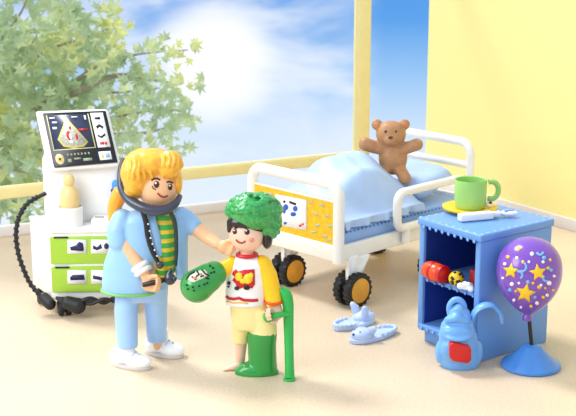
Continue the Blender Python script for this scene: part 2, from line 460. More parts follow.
# footboard card and blue flecks
tr = bvh_of(pan)
card = decal('picture_card', [[(276, 194), (307, 200), (307, 230), (276.5, 225)]], tr, PWHITE, bed, .005)
ct = [disc(286.5, 207, 2.6, 3), disc(296, 208.5, 2.3, 2.8), disc(294, 214, 2.8, 2.2), disc(285, 211, 1.4, 2.4), disc(286, 223, 1.6, 1.3)]
decal('picture', ct, tr, PBLUE, card, .0075, 1)
decal('picture', [[(290, 200.5), (297, 203), (296.5, 205.2), (290, 203)], disc(285, 201.4, 1.3)], tr, INK, card, .0075, 1)
decal('picture', [disc(301, 225.5, 1.5, 1.1), disc(303.5, 224, 1, 1)], tr, RED, card, .0075, 1)
fl = []
for x, y in ((262, 193), (271, 194), (311, 202), (322, 205), (316, 214), (327, 216), (314, 232), (325, 236), (268, 205), (330, 226), (270, 218), (318, 225), (329, 240)):
    fl.append(disc(x, y, 2.6, 1.1, 10, random.uniform(-.3, .6)))
decal('panel_fleck', fl, tr, mat('fleck_grey_blue', (176, 190, 176), .4), pan, .004, 1)
# guard rail
bm = bmesh.new(); l0, l1, z0, z1, r = .56, 1.32, .50, .775, .07; a = -.035
pts = []
for cx, cz, s0 in ((l0+r, z1-r, PI), (l1-r, z1-r, PI/2), (l1-r, z0+r, 0), (l0+r, z0+r, -PI/2)):
    for k in range(5): t = s0 - PI/2*k/4; pts.append(BP(cx+r*cos(t), a, cz+r*sin(t)))
tube(bm, pts, .033, 12, closed=True)
tube(bm, [BP(l0+.1, a, z0), BP(l0+.1, a, .38)], .03); tube(bm, [BP(l1-.1, a, z0), BP(l1-.1, a, .38)], .03)
obj('guard_rail', bm, CREAMW, bed)
# wheels
def wheel(l, a, r=.118, sgn=-1):
    root = bmesh.new()
    ax = E1*sgn                                         # outward
    c = BP(l, a, r)
    def dsk(bm, off, rr, th, bulge=0):
        M = Matrix.Translation(c+ax*off) @ ax.to_track_quat('Z', 'Y').to_matrix().to_4x4()
        lathe(bm, (0, 0, 0), [(rr*.75, -th/2), (rr*.93, -th/2), (rr, -th/4), (rr, th/4), (rr*.93, th/2), (rr*.75, th/2)], 28, None)
        return M
    for off in (.05, -.05):
        w = bmesh.new()
        t = bmesh.new(); M = dsk(t, off, r, .062)
        bmesh.ops.transform(t, matrix=M, verts=t.verts[:])
        me = bpy.data.meshes.new('t'); t.to_mesh(me); t.free(); w.from_mesh(me); bpy.data.meshes.remove(me)
        # tread blocks
        x, y = basis(ax)
        for k in range(18):
            q = 2*PI*k/18; p = c+ax*off+(x*cos(q)+y*sin(q))*(r*.985)
            M2 = Matrix.Translation(p) @ Matrix((x*(-sin(q))+y*cos(q), ax, x*cos(q)+y*sin(q))).transposed().to_4x4()
            bmesh.ops.create_cube(w, size=1, matrix=M2 @ Matrix.Diagonal((.022, .055, .012, 1)))
        wo = obj('wheel', w, BLACKM, bed)
        hb = bmesh.new(); s_ = 1 if off > 0 else -1; off = .078*s_
        M = Matrix.Translation(c+ax*off) @ (ax*s_).to_track_quat('Z', 'Y').to_matrix().to_4x4()
        lathe(hb, (0, 0, 0), [(r*.72, -.02), (r*.74, .006), (r*.68, .01), (r*.3, .008), (r*.2, .016), (0, .018)], 24, M)
        hub = obj('hub', hb, HUBY, wo); hub['label'] = 'golden yellow wheel hub'
    fk = bmesh.new()
    tube(fk, [c, c+Vector((0, 0, .06)), BP(l, a, .38)], [.018, .026, .045], 12)
    M = Matrix.Translation(c) @ ax.to_track_quat('Z', 'Y').to_matrix().to_4x4()
    cyl(fk, (0, 0, -.06), .03, .03, .12, 16, M)
    sph(fk, c+E2*.0+Vector((0, 0, .06)), (.06, .018, .09), 16, Matrix.Rotation(math.atan2(E2.y, E2.x), 4, 'Z'))
    tube(fk, [c+Vector((0, 0, .09)), BP(l+.06, a, .26), BP(l+.14, a, .35)], [.036, .04, .03], 10)
    pl = [(-.045, .12), (.045, .12), (.075, .2), (.17, .36), (-.06, .36), (-.06, .22)]
    fa = [fk.verts.new(BP(l+u, a-.019, z)) for u, z in pl]; fb = [fk.verts.new(BP(l+u, a+.019, z)) for u, z in pl]
    fk.faces.new(fa); fk.faces.new(fb[::-1])
    for i in range(6): fk.faces.new((fa[i], fb[i], fb[(i+1) % 6], fa[(i+1) % 6]))
    blob('wheel_fork', fk, WHITE, bed, .007, 2)
wheel(.13, .01, .125); wheel(.14, .70, .12); wheel(1.06, .0, .118); wheel(1.3, .86, .11)
# mattress
bm = bmesh.new(); box(bm, (.04, .05, .40), (BL-.04, BW-.05, .575), BM)
mt = obj('mattress', bm, MATBLUE, bed, bevel=.03, smooth=False)
bm = bmesh.new()
for k in range(34):
    sph(bm, BP(.06+k*.042, .047, .548), (.011, .011, .008), 8)
obj('seam_stud', bm, mat('seam_blue', (96, 146, 222), .4), mt)
bm = bmesh.new()                                              # the dark slot side of the rail mounting

# duvet: draped surface
def gridcloth(name, M, x0, x1, y0, y1, nx, ny, h, m, th=.03, parent=None):
    bm = bmesh.new(); g = []
    for i in range(nx+1):
        row = []
        for j in range(ny+1):
            u, v = i/nx, j/ny
            x, y, z = h(u, v, x0+(x1-x0)*u, y0+(y1-y0)*v)
            row.append(bm.verts.new(M @ Vector((x, y, z))))
        g.append(row)
    for i in range(nx):
        for j in range(ny): bm.faces.new((g[i][j], g[i+1][j], g[i+1][j+1], g[i][j+1]))
    bmesh.ops.recalc_face_normals(bm, faces=bm.faces[:])
    o = obj(name, bm, m, parent, angle=180)
    md = o.modifiers.new('thick', 'SOLIDIFY'); md.thickness = th; md.offset = 1 if o.data.polygons[0].normal.z < 0 else -1
    return o
def duv(u, v, x, y):
    # v 0 = near side hem, 1 = far side hem
    w = BW-.10
    p = v*(w+.30)-.15                       # arc length across
    hump = math.exp(-abs((u-.60)/.36)**3)*math.exp(-abs((v-.5)/.36)**3.0)
    top = .64 + .33*hump + .02*sin(9*u+14*v)*hump + .10*math.exp(-((u-.15)/.2)**2)*sin(PI*v)
    top += .018*sin(22*v+5*u) * (0.3+u) + .012*sin(17*u-9*v) + .022*abs(sin(9*v+6*u))**3*(u) + .014*math.exp(-((u-.55-.5*(v-.5))/.05)**2) + .016*math.exp(-((u-.8+.6*(v-.5))/.04)**2)
    ww = .018*sin(26*u+1.3)+.01*sin(51*u)
    if p < 0: yy = .02 + ww*min(1, -p*8)*-1 ; z = .62+.02+p*.42
    elif p > w: yy = BW-.02 + ww*min(1, (p-w)*8); z = .64-(p-w)*.42
    else:
        yy = .04+p; e = min(p, w-p); k = min(1, e/.20); k = k*k*(3-2*k); z = .635+(top-.635)*k
        z = max(z, .615)
    return x, yy, z
dv = gridcloth('duvet', BM, .05, .93, 0, 1, 60, 70, duv, BEDBLUE, .022)
tag(dv, 'light blue duvet heaped up over the middle of the hospital bed', 'duvet')
bm = bmesh.new()
M = BM @ Matrix.Translation((1.20, .48, .715)) @ Matrix.Rotation(math.radians(-12), 4, 'Y')
for i in range(26):
    pass
bmesh.ops.create_grid(bm, x_segments=24, y_segments=30, size=1)
top = {}
def pillow(bm_, M, sx, sy, h):
    n = 28
    for sgn in (1, -1):
        g = []
        for i in range(n+1):
            row = []
            for j in range(n+1):
                u = -1+2*i/n; v = -1+2*j/n
                e = max(0, (1-u**4)*(1-v**4))**.45
                pin = 1-.1*(u*u*v*v)-.06*(1-abs(u))*v*v
                z = sgn*h*e*(1+.12*sin(5*u+3*v)*e) + .0
                row.append(bm_.verts.new(M @ Vector((u*sx*pin, v*sy*pin, z))))
            g.append(row)
        for i in range(n):
            for j in range(n):
                f = (g[i][j], g[i+1][j], g[i+1][j+1], g[i][j+1]); bm_.faces.new(f if sgn > 0 else f[::-1])
    bmesh.ops.remove_doubles(bm_, verts=bm_.verts[:], dist=.0005)
bm.free(); bm = bmesh.new(); pillow(bm, M, .24, .38, .10)
tag(obj('pillow', bm, BEDBLUE, angle=180), 'light blue pillow at the head of the bed behind the guard rail', 'pillow')

# ------------------------------------------------------------------ bedside cabinet
T0 = Vector((1.213, 7.885, 0)); TA = math.atan2(.609, .793)
TM = frame(T0, TA)                        # local x = depth along right face, local y = along open front to the left
def TP(x, y, z): return TM @ Vector((x, y, z))
TW, TD, TH = .56, .67, .86
cab = thing('bedside_cabinet', 'blue plastic bedside cabinet with open front and scalloped edges', 'cabinet', TP(TD/2, TW/2, 0), rz=TA)
def tb_(name, a, b, m=TBLUE, bev=.008, par=None): 
    bm = bmesh.new(); box(bm, a, b, TM); return obj(name, bm, m, par or cab, bevel=bev, smooth=False)
tb_('side_panel', (0, 0, .0), (TD, .045, TH-.05)); tb_('side_panel', (0, TW-.045, .09), (TD, TW, TH-.05))
tb_('back_panel', (TD-.05, .045, .09), (TD, TW-.045, TH-.05))
tb_('bottom_panel', (-.012, .045, .09), (TD-.05, TW-.02, .13)); tb_('plinth', (.03, .045, 0), (TD-.02, TW-.04, .09))
top = tb_('top_panel', (-.012, -.012, TH-.05), (TD+.01, TW+.012, TH), bev=.012)
tb_('shelf', (.02, .045, .43), (TD-.05, TW-.045, .46), bev=.006)
for nm, aa, bb in (('inner_shade_sheet', (.02, .046, .131), (.62-.001, .05, .429)), ('inner_shade_sheet', (.02, TW-.05, .131), (.619, TW-.046, .429)), ('inner_shade_sheet', (.61, .05, .131), (.619, TW-.05, .429)),
                   ('inner_shade_sheet', (.02, .046, .461), (.619, .05, TH-.051)), ('inner_shade_sheet', (.02, TW-.05, .461), (.619, TW-.046, TH-.051)), ('inner_shade_sheet', (.61, .05, .461), (.619, TW-.05, TH-.051))):
    o = tb_(nm, aa, bb, TBLUE2, 0)  # thin sheets added inside; shade of the recess is partly put into their navy
bm = bmesh.new()
for k in range(10):
    y = .0+(TW+.0)*k/9; sph(bm, TP(.012, y, TH-.003), (.013, .013, .008), 12)
for k in range(1, 11):
    x = .012+(TD-.02)*k/10; sph(bm, TP(x, .012, TH-.003), (.013, .013, .008), 12)
    sph(bm, TP(x, TW-.012, TH-.003), (.013, .013, .008), 12)
for k in range(1, 9): sph(bm, TP(TD-.01, TW*k/9, TH-.003), (.013, .013, .008), 12)
o = obj('beaded_edge', bm, mat('bead_highlight_blue', (140, 190, 240), .3), cab); o['kind'] = 'stuff'  # paler than the cabinet: whitish highlights on the beads are put into the colour
bm = bmesh.new()
for k in range(9): sph(bm, TP(-.008, .05+(TW-.1)*k/8, TH-.052), (.010, .030, .012), 12)
obj('scalloped_edge', bm, TBLUE, cab)
bm = bmesh.new()
for k in range(9): sph(bm, TP(-.008, .05+(TW-.1)*k/8, .105), (.010, .032, .014), 12)
obj('scalloped_edge', bm, TBLUE, cab)
bm = bmesh.new()
for k in range(7): sph(bm, TP(.018, .07+(TW-.14)*k/6, .44), (.010, .032, .012), 12)
obj('scalloped_edge', bm, TBLUE, cab)

# things on the shelf
def lyb(c, ax, prof, m, name, par, seg=28):
    bm = bmesh.new(); M = ax.to_track_quat('Z', 'Y').to_matrix().to_4x4(); lathe(bm, c, prof, seg, M); return obj(name, bm, m, par)
ey = (TP(0, 1, 0)-TP(0, 0, 0)); ex = TP(1, 0, 0)-TP(0, 0, 0)
c = TP(-.0, .40, .46+.062)
jar = thing('juice_bottle', 'orange-red round bottle lying on the cabinet shelf, poking out at the left', 'bottle', c-Vector((0, 0, .062)))
lyb(c, ey, [(.0, -.06), (.045, -.06), (.058, -.045), (.062, -.02), (.062, .05), (.05, .085), (.03, .1), (0, .105)], ORANGE, 'body', jar)
lyb(c, -ey, [(.052, .055), (.060, .06), (.060, .085), (.052, .09), (0, .09)], RED, 'cap', jar)['label'] = 'red ribbed collar'
lyb(c, ey, [(.0625, .0), (.066, .004), (.066, .022), (.0625, .026)], RED, 'band', jar)
c2 = TP(.03, .235, .46+.05)
toy = thing('toy_ball', 'small yellow and black speckled ball on the cabinet shelf', 'ball', c2-Vector((0, 0, .05)))
bm = bmesh.new(); sph(bm, c2, .05, 24); tbod = obj('body', bm, YEL, toy)
fk = []
for k in range(15):
    d = Vector((random.gauss(0, 1), -abs(random.gauss(0, 1))-.3, random.gauss(0, 1))).normalized(); fk.append(d)
for d in fk:
    bm = bmesh.new(); sph(bm, c2+d*.047, .011, 8); obj('speckle', bm, INK, toy)
c3 = TP(.09, .09, .46)
bm = bmesh.new(); box(bm, (-.03, -.035, 0), (.12, .06, .125), TM @ Matrix.Translation((.10, .10, .46)))
tag(obj('red_box', bm, mat('box_dark_red', (150, 30, 36), .4), bevel=.01, smooth=False), 'dark red box at the back right of the cabinet shelf', 'box')
bm = bmesh.new()
for x, y, z, r in ((.015, .13, .025, .026), (.0, .165, .022, .024), (.02, .10, .03, .028), (-.0, .125, .045, .02), (.015, .185, .02, .02), (.01, .08, .022, .022), (.0, .095, .05, .018)):
    sph(bm, TP(x, y, .46+z), r, 14)
blob('folded_cloth', bm, PWHITE, None, .006, 3)
tag(bpy.data.objects['folded_cloth'], 'small crumpled white cloth at the front right of the cabinet shelf', 'cloth')

# mug, saucer, thermometer, sweet
mc = on(470, 207, TH+.03)
sa = bmesh.new(); lathe(sa, Vector((mc.x, mc.y, TH+.004)), [(0, 0), (.125, 0), (.15, .006), (.184, .02), (.188, .032), (.178, .036), (.13, .024), (0, .022)], 48)
tag(obj('saucer', sa, YEL), 'yellow saucer under the green mug on the bedside cabinet', 'saucer')
mug = thing('mug', 'light green mug with a round handle standing on the yellow saucer', 'mug', (mc.x, mc.y, TH+.028))
bm = bmesh.new(); R = .106; mz = TH+.028
lathe(bm, (mc.x, mc.y, mz), [(0, 0), (R*.88, 0), (R*.96, .012), (R, .04), (R*1.02, .188), (R*1.0, .195), (R*.93, .19), (R*.9, .04), (R*.8, .02), (0, .02)], 44)
obj('cup_body', bm, MUGG, mug)
bm = bmesh.new(); hd = Vector((cos(.1), sin(.1), 0)); pts = []
for k in range(14):
    t = -PI*.62+PI*1.24*k/13; pts.append(Vector((mc.x, mc.y, mz+.115))+hd*(R+.035+cos(t)*.05)+Vector((0, 0, sin(t)*.06)))
tube(bm, pts, .019, 12); obj('handle', bm, MUGG, mug)
bm = bmesh.new(); k0 = Vector((mc.x+.125, mc.y-.03, TH+.034))
sph(bm, k0+Vector((0, 0, .022)), (.026, .022, .022), 16); sw = obj('sweet', bm, mat('sweet_cream', (250, 236, 214), .4)); tag(sw, 'tiny cream sweet with a brown dab at the right of the saucer', 'sweet')
bm = bmesh.new(); sph(bm, k0+Vector((.004, -.012, .036)), (.013, .012, .01), 12); obj('icing', bm, BROWND, sw)
t0 = on(459, 219, TH+.02); t1 = on(492, 216, TH+.02); t2 = on(513, 215, TH+.02)
th = thing('thermometer', 'white clinical thermometer lying across the front of the cabinet top', 'thermometer', (t0+t2)/2-Vector((0, 0, .02)))
d = (t1-t0).normalized(); nn = Vector((-d.y, d.x, 0))
bm = bmesh.new(); M = Matrix(((d.x, nn.x, 0, t0.x), (d.y, nn.y, 0, t0.y), (0, 0, 1, TH+.004), (0, 0, 0, 1)))
L = (t1-t0).length
box(bm, (0, -.03, 0), (L, .03, .05), M); obj('body', bm, WHITE, th, bevel=.01, smooth=False)
bm = bmesh.new(); L2 = (t2-t0).length
tube(bm, [M @ Vector((L-.01, 0, .026)), M @ Vector((L+.05, 0, .026))], [.02, .024], 12)
sph(bm, M @ Vector((L2-.02, 0, .026)), (.062, .036, .02), 20); obj('probe', bm, mat('probe_pale', (232, 234, 238), .3), th)
bm = bmesh.new(); tube(bm, [M @ Vector((L2-.06, -.012, .046)), M @ Vector((L2+.01, -.012, .044))], .004, 8); obj('scale_line', bm, PBLUE, th)
# ------------------------------------------------------------------ balloon on stand
bc = on(530.8, 366.5); bc.z = 0
bl = thing('balloon_stand', 'purple balloon with yellow stars on a round blue stand', 'balloon', bc)
bm = bmesh.new(); lathe(bm, bc, [(.0, 0), (.185, 0), (.192, .012), (.188, .026), (.15, .05), (.095, .10), (.06, .14), (.045, .15), (0, .15)], 56); obj('base', bm, BASEBLUE, bl)
bm = bmesh.new(); tube(bm, [bc+Vector((0, 0, .14)), bc+Vector((-.03, 0, .36))], .013, 12); obj('rod', bm, BLACK, bl)
bz0 = at(530.8, 320, bc.y).z; bz1 = at(530.8, 237, bc.y).z; H_ = bz1-bz0
prof = [(.0, 0), (.028, .0), (.03, .02), (.018, .035), (.02, .05)]
for k in range(1, 30):
    t = k/30; r = .205*(sin(PI*t**.5*.5+0)**1.0 if False else 1)
    prof.append((.204*math.sin(PI*(t**.80))**.72*(.60+.40*t**.6)*1.08 if t > 0 else 0, .04+(H_-.04)*t))
prof.append((0, H_))
# smoother teardrop profile
prof = [(0, 0), (.03, 0), (.032, .02), (.02, .034)]
for k in range(0, 34):
    t = k/33
    z = .04+(H_-.04)*t
    zc, ru, rl = .60, .40, .60
    if t >= zc: r = .205*math.sqrt(max(0, 1-((t-zc)/ru)**2))
    else: q = (zc-t)/rl; r = .205*(1-q**2.1)**.85 + .018*q
    prof.append((max(r, 0), z))
prof[-1] = (0, H_)
bm = bmesh.new(); lathe(bm, Vector((bc.x-.038, bc.y, bz0)), prof, 48); bal = obj('balloon', bm, PURPLE, bl, angle=80)
tr = bvh_of(bal)
decal('star', [star(511, 271, 8.2, .1)], tr, YEL, bal, .002, 1); decal('star', [star(538, 272.5, 9, -.15)], tr, YEL, bal, .002, 1); decal('star', [star(525.5, 293, 10.5, .2)], tr, YEL, bal, .002, 1)
wd = [(517, 258, 1.6), (532, 254, 2), (512, 284, 2), (549, 283, 2.3), (543, 262, 1.5), (505, 264, 1.6), (537, 303, 1.8), (514, 300, 1.5), (529, 262, 1.3), (554, 276, 1.4), (519, 283, 1.3), (541, 285, 1.4), (547, 295, 1.6), (521, 307, 1.2), (503, 278, 1.2)]
decal('confetti', [disc(x, y, r) for x, y, r in wd], tr, PWHITE, bal, .002, 0)
yd = [(523, 262, 1.6), (548, 268, 1.6), (539, 287, 1.9), (519, 249, 2), (533, 283, 1.4), (545, 288, 1.2), (508, 257, 1.8), (543, 297, 1.6), (553, 290, 1.3), (516, 291, 1.3), (550, 260, 1.4), (531, 306, 1.5)]
decal('confetti', [disc(x, y, r) for x, y, r in yd], tr, YEL, bal, .002, 0)
def arc(cx, cy, r, a0, a1, w=1.1): return stroke([(cx+r*cos(a0+(a1-a0)*k/6), cy+r*sin(a0+(a1-a0)*k/6)) for k in range(7)], w)
decal('confetti', arc(522, 267, 4.5, -1.5, 2) + arc(519, 275, 3.6, -2, 1.2) + arc(546, 278, 3, 1, 4) + arc(540, 252, 3, 0, 3) + [disc(528, 282, 2), disc(544, 258, 2), disc(510, 290, 1.8), disc(535, 297, 1.5), disc(551, 270, 1.8)], tr, SKYB, bal, .002, 0)

# ------------------------------------------------------------------ backpack
bp0 = Vector((1.045, 7.84, 0)); K = Fig(bp0.y, .15)
bp = thing('backpack', 'light blue toy backpack with a red badge, standing by the open cabinet', 'backpack', bp0)
bm = bmesh.new()
K.loft(bm, [(457, 318, 0, 11, 9), (457, 324, 0, 16, 12), (458, 334, 0, 19, 14), (459, 348, 0, 20, 15), (460, 360, 0, 20, 15), (460, 367, 0, 18, 13)])
K.ell(bm, 458, 323, 0, 15, 12, 9); K.ell(bm, 453, 319, -4, 7, 6, 6); K.ell(bm, 464, 318, -2, 7, 7, 7)
K.ell(bm, 456, 350, -10, 15, 8, 14)
for sx in (-1, 1): K.ell(bm, 459+sx*19, 352, 2, 5, 8, 12)
body = blob('body', bm, BPBLUE, bp, .008, 4)
bm = bmesh.new(); K.ell(bm, 457, 331, -6, 16, 11, 9); K.tube(bm, [(441, 333, -4), (449, 338, -15), (458, 340, -18), (468, 338, -15), (475, 332, -4)], 2.2)
blob('flap', bm, BPBLUE, bp, .007, 3)
bm = bmesh.new(); K.tube(bm, [(451, 320, 0), (449, 308, 0), (453, 301, 0), (459, 300, 0), (464, 305, 0), (464, 318, 0)], [2.6, 2.8, 3.2, 3.2, 2.8, 2.6]); obj('handle', bm, BPBLUE, bp)
bm = bmesh.new(); K.limb(bm, [(453, 312, -1), (459, 309, -2), (465, 313, -1)], [5, 6, 5]); K.limb(bm, [(448, 320, -6), (456, 318, -9), (466, 321, -7)], [4, 4.5, 4]); blob('rolled_top', bm, BPBLUE, bp, .007, 2)
bm = bmesh.new(); K.tube(bm, [(470, 325, 2), (475, 312, 2), (483, 306, 2), (492, 305, 3), (499, 311, 3), (502, 323, 3)], [4, 5, 5.4, 5.2, 4.6, 3], flat=(1.3, .6)); obj('shoulder_strap', bm, BPBLUE, bp)
bm = bmesh.new()
K.loft(bm, [(460, 343.5, -17.5, 11, 2), (460.5, 346, -18, 11.5, 3), (460.5, 353, -18.5, 12, 3), (461, 360, -18, 11.5, 3), (461, 363, -17.5, 10, 2)])
bm.free(); bm = bmesh.new()
q = [K(x, y, d) for x, y, d in ((449.5, 345, -22), (453, 343, -22), (469, 346.5, -20), (471.5, 350, -20), (471.5, 361, -19), (468, 364, -19), (453, 361.5, -22), (449.5, 358, -22))]
q2 = [p+Vector((0, .07, 0)) for p in q]
A = [bm.verts.new(p) for p in q]; B = [bm.verts.new(p) for p in q2]; bm.faces.new(A); bm.faces.new(B[::-1])
for i in range(8): bm.faces.new((A[i], B[i], B[(i+1) % 8], A[(i+1) % 8]))
obj('badge', bm, mat('badge_red', (208, 28, 24), .3, .04), bp, bevel=.01, smooth=False)['label'] = 'red square badge'

# ------------------------------------------------------------------ slippers
def slipper(name, heel, toe, label, up):
    h = on(*heel); t = on(*toe); d = (t-h); L = d.length; d.normalize(); n = Vector((-d.y, d.x, 0))
    M = Matrix(((d.x, n.x, 0, h.x), (d.y, n.y, 0, h.y), (0, 0, 1, 0), (0, 0, 0, 1)))
    r = thing(name, label, 'slipper', (h+t)/2, 'animal slippers')
    W = .082
    bm = bmesh.new()
    n_ = 28; A = []; B = []
    for k in range(n_):
        a = 2*PI*k/n_; x = L/2+L/2*cos(a); y = W*sin(a)*(1+.18*cos(a))
        A.append(bm.verts.new(M @ Vector((x, y, 0)))); B.append(bm.verts.new(M @ Vector((x, y, .03))))
    bm.faces.new(A[::-1]); bm.faces.new(B)
    for k in range(n_): bm.faces.new((A[k], A[(k+1) % n_], B[(k+1) % n_], B[k]))
    obj('sole', bm, SLIP, r, bevel=.008, smooth=False)
    bm = bmesh.new()
    for k in range(13):                                      # rim round the heel
        a = PI*.5+PI*k/12; 
        sph(bm, M @ Vector((L*.46+L*.42*cos(a), W*.86*sin(a), .036)), .016, 10)
    sph(bm, M @ Vector((L*.76, 0, .042)), (.085, .072, .05), 20, Matrix.Rotation(math.atan2(d.y, d.x), 4, 'Z'))
    up_ = blob('upper', bm, SLIP, r, .006, 3)
    for s_ in (-1, 1):
        bm = bmesh.new(); e = M @ Vector((L*.66, s_*.042, .075))
        tube(bm, [e-Vector((0, 0, .02)), e+n*s_*.012+Vector((0, 0, .03*up)), e+n*s_*.024-d*.02+Vector((0, 0, .055*up)), e+n*s_*.026-d*.024+Vector((0, 0, .062*up))], [.022, .028, .018, .006], 12)
        obj('ear', bm, SLIP, r)
    bm = bmesh.new()
    for s_ in (-1, 1): sph(bm, M @ Vector((L*.86, s_*.026, .075)), .009, 8)
    sph(bm, M @ Vector((L*.95, 0, .062)), .01, 8)
    obj('eye', bm, PBLUE, r)['label'] = 'dark blue eyes and nose'
    return r
slipper('slipper', (334, 331), (373, 320), 'pale blue animal slipper lying further from the viewer, nearest the bed wheel', 1.15)
slipper('slipper', (396, 331), (351, 344), 'pale blue animal slipper lying nearer the viewer, in front of its pair', .3)

# ------------------------------------------------------------------ teddy bear
F = Fig(9.9, .85)
te = thing('teddy_bear', 'brown teddy bear with outstretched arms sitting up on the bed', 'teddy bear', F(393, 184, 0))
bm = bmesh.new()
F.ell(bm, 391, 134, -2, 15, 13, 13.5); F.ell(bm, 393, 158, 0, 14.5, 12, 17)
F.ell(bm, 390.5, 140, -13, 6.5, 5.5, 5.5)
for x in (377, 404.5): F.ell(bm, x, 124.5, 0, 5.6, 3.4, 5.6)
F.limb(bm, [(384, 149, -2), (374, 147, -3), (365, 144, -4)], [6.5, 6.5, 6.8]); F.limb(bm, [(402, 149, -2), (410, 147, -3), (417, 144.5, -4)], [6.5, 6.2, 6.2])
F.limb(bm, [(386, 168, -2), (382, 174, -10), (381, 180, -16)], [7, 6, 6.2]); F.limb(bm, [(399, 168, -2), (402, 173, -10), (405, 178, -16)], [7, 6.2, 6.2])
bb = blob('body', bm, BROWN, te, .0085, 1); bb.name = 'bear_body'
for x in (377, 404.5):
    bm = bmesh.new(); F.ell(bm, x, 125, -3, 3.2, 1.2, 3.2); obj('inner_ear', bm, mat('inner_ear', (206, 140, 96), .6), te)
bm = bmesh.new(); F.ell(bm, 390.5, 137.5, -18.3, 2.4, 1.4, 1.6); obj('nose', bm, BROWND, te)
for x in (385.5, 395.8):
    bm = bmesh.new(); F.ell(bm, x, 131.5, -13.2, 1.3, 1.3, 1.5); obj('eye', bm, BROWND, te)

# ------------------------------------------------------------------ ultrasound machine
mo = Vector((-1.4, 9.05, 0))

mac = thing('ultrasound_machine', 'white wheeled ultrasound machine with tilted screen and lime green drawers', 'ultrasound machine', mo)
def prism(bm, cs, z0, z1):
    a = [bm.verts.new((x, y, z0)) for x, y in cs]; b = [bm.verts.new((x, y, z1)) for x, y in cs]
    bm.faces.new(a[::-1]); bm.faces.new(b)
    for i in range(len(cs)): j = (i+1) % len(cs); bm.faces.new((a[i], a[j], b[j], b[i]))
foot = [(-1.68, 8.85), (-1.075, 8.88), (-1.11, 9.28), (-1.89, 9.2)]
bm = bmesh.new(); prism(bm, foot, .12, .625); obj('cabinet', bm, WHITE, mac, bevel=.015, smooth=False)
def fx(x, off=0): return Vector((-1.68+x, 8.85+.03*x/.58-off, 0))
for z0, z1, yy in ((.385, .585, 0), (.175, .365, 1)):
    bm = bmesh.new(); prism(bm, [tuple(fx(.0, .015)[:2]), tuple(fx(.60, .015)[:2]), tuple(fx(.60, -.05)[:2]), tuple(fx(.0, -.05)[:2])], z0, z1)
    dr = obj('drawer', bm, LIME, mac, bevel=.008, smooth=False); tr = bvh_of(dr)
    y0, y1 = (239.5, 253.5) if yy == 0 else (270, 284)
    lab = decal('drawer_label', [rect(67.5, y0, 86.5, y1), rect(91, y0, 110, y1)], tr, PWHITE, dr, .003, 1)
    if yy == 0:
        ic = [[(70, 247), (76, 245), (79, 241.5), (83, 243), (84, 249), (83, 251), (71, 250)], [(93, 245), (97, 247), (101, 243.5), (102, 248), (97, 250), (93, 248.5)], disc(106.5, 246, 2.4, 3)]
    else:
        ic = [[(70, 277), (73, 274.5), (84, 274.5), (85, 279.5), (70.5, 280)], [(93, 275), (100, 276.5), (108, 279), (108, 281.5), (99, 279.5), (93, 278.5)]]
    decal('printed_icon', ic, tr, NAVY, dr, .006, 1)
    bm = bmesh.new(); tube(bm, [fx(.03, .016)+Vector((0, 0, z1-.003)), fx(.13, .016)+Vector((0, 0, z1-.003))], .007, 8); obj('finger_slot', bm, BLACK, dr)
bm = bmesh.new(); prism(bm, [(-1.70, 8.835), (-1.06, 8.86), (-1.09, 9.29), (-1.90, 9.22)], .61, .645); obj('worktop', bm, WHITE, mac, bevel=.012, smooth=False)
cx0, cx1 = at(43.5, 200, 9.02).x, at(117.5, 200, 9.02).x
bm = bmesh.new(); prism(bm, [(cx0, 9.03), (cx1, 9.05), (cx1-.02, 9.25), (cx0-.02, 9.23)], .64, 1.12); obj('column', bm, WHITE, mac, bevel=.02, smooth=False)
bm = bmesh.new(); px0 = at(91, 215, 8.9).x; px1 = at(112, 215, 8.9).x; box(bm, (px0, 8.88, .645), (px1, 9.04, .70)); ho = obj('probe_holder', bm, WHITE, mac, bevel=.012, smooth=False)
bm = bmesh.new(); tube(bm, [at(95, 217, 8.875), at(104, 217, 8.875)], .005, 8); obj('slot', bm, mat('slot_grey', (150, 148, 140), .5), ho)
bm = bmesh.new(); box(bm, (cx1-.035, 8.99, .76), (cx1+.04, 9.14, .95)); sd = obj('side_holster', bm, mat('holster_blue', (74, 154, 226), .35), mac, bevel=.015, smooth=False); sd['label'] = 'blue side holster'
bm = bmesh.new(); box(bm, (cx1-.04, 8.983, .875), (cx1+.045, 9.145, .895)); obj('strap', bm, NAVY, sd, bevel=.003, smooth=False)
# screen
def quadbox(name, c4, depth, m, par, bev, back=None):
    bm = bmesh.new(); a = [bm.verts.new(p) for p in c4]
    n = (c4[1]-c4[0]).cross(c4[3]-c4[0]).normalized()
    if n.y < 0: n = -n
    b = [bm.verts.new(p+n*depth) for p in c4]
    bm.faces.new(a); bm.faces.new(b[::-1])
    for i in range(4): j = (i+1) % 4; bm.faces.new((a[i], b[i], b[j], a[j]))
    return obj(name, bm, m, par, bevel=bev, smooth=False)
YT, YB = 9.12, 8.96
hs = quadbox('screen_housing', [at(35, 111, YT), at(107, 108.5, YT), at(119.5, 165.5, YB), at(48, 171, YB)], .09, WHITE, mac, .018)
hs2 = quadbox('screen', [at(42.5, 113, YT-.012), at(105.5, 110.5, YT-.012), at(117.5, 162, YB-.012), at(54, 167.5, YB-.012)], .03, mat('screen_black', (14, 16, 24), .2), mac, .006)
hs2['label'] = 'dark screen with a scan image'
q4 = [(42.5, 113), (105.5, 110.5), (117.5, 162), (54, 167.5)]
def S(u, v):
    a = [q4[0][k]+(q4[1][k]-q4[0][k])*u for k in (0, 1)]; b = [q4[3][k]+(q4[2][k]-q4[3][k])*u for k in (0, 1)]
    return (a[0]+(b[0]-a[0])*v, a[1]+(b[1]-a[1])*v)
def SP(l): return [S(u, v) for u, v in l]
def SR(u0, v0, u1, v1): return SP([(u0, v0), (u1, v0), (u1, v1), (u0, v1)])
tr = bvh_of(hs2)
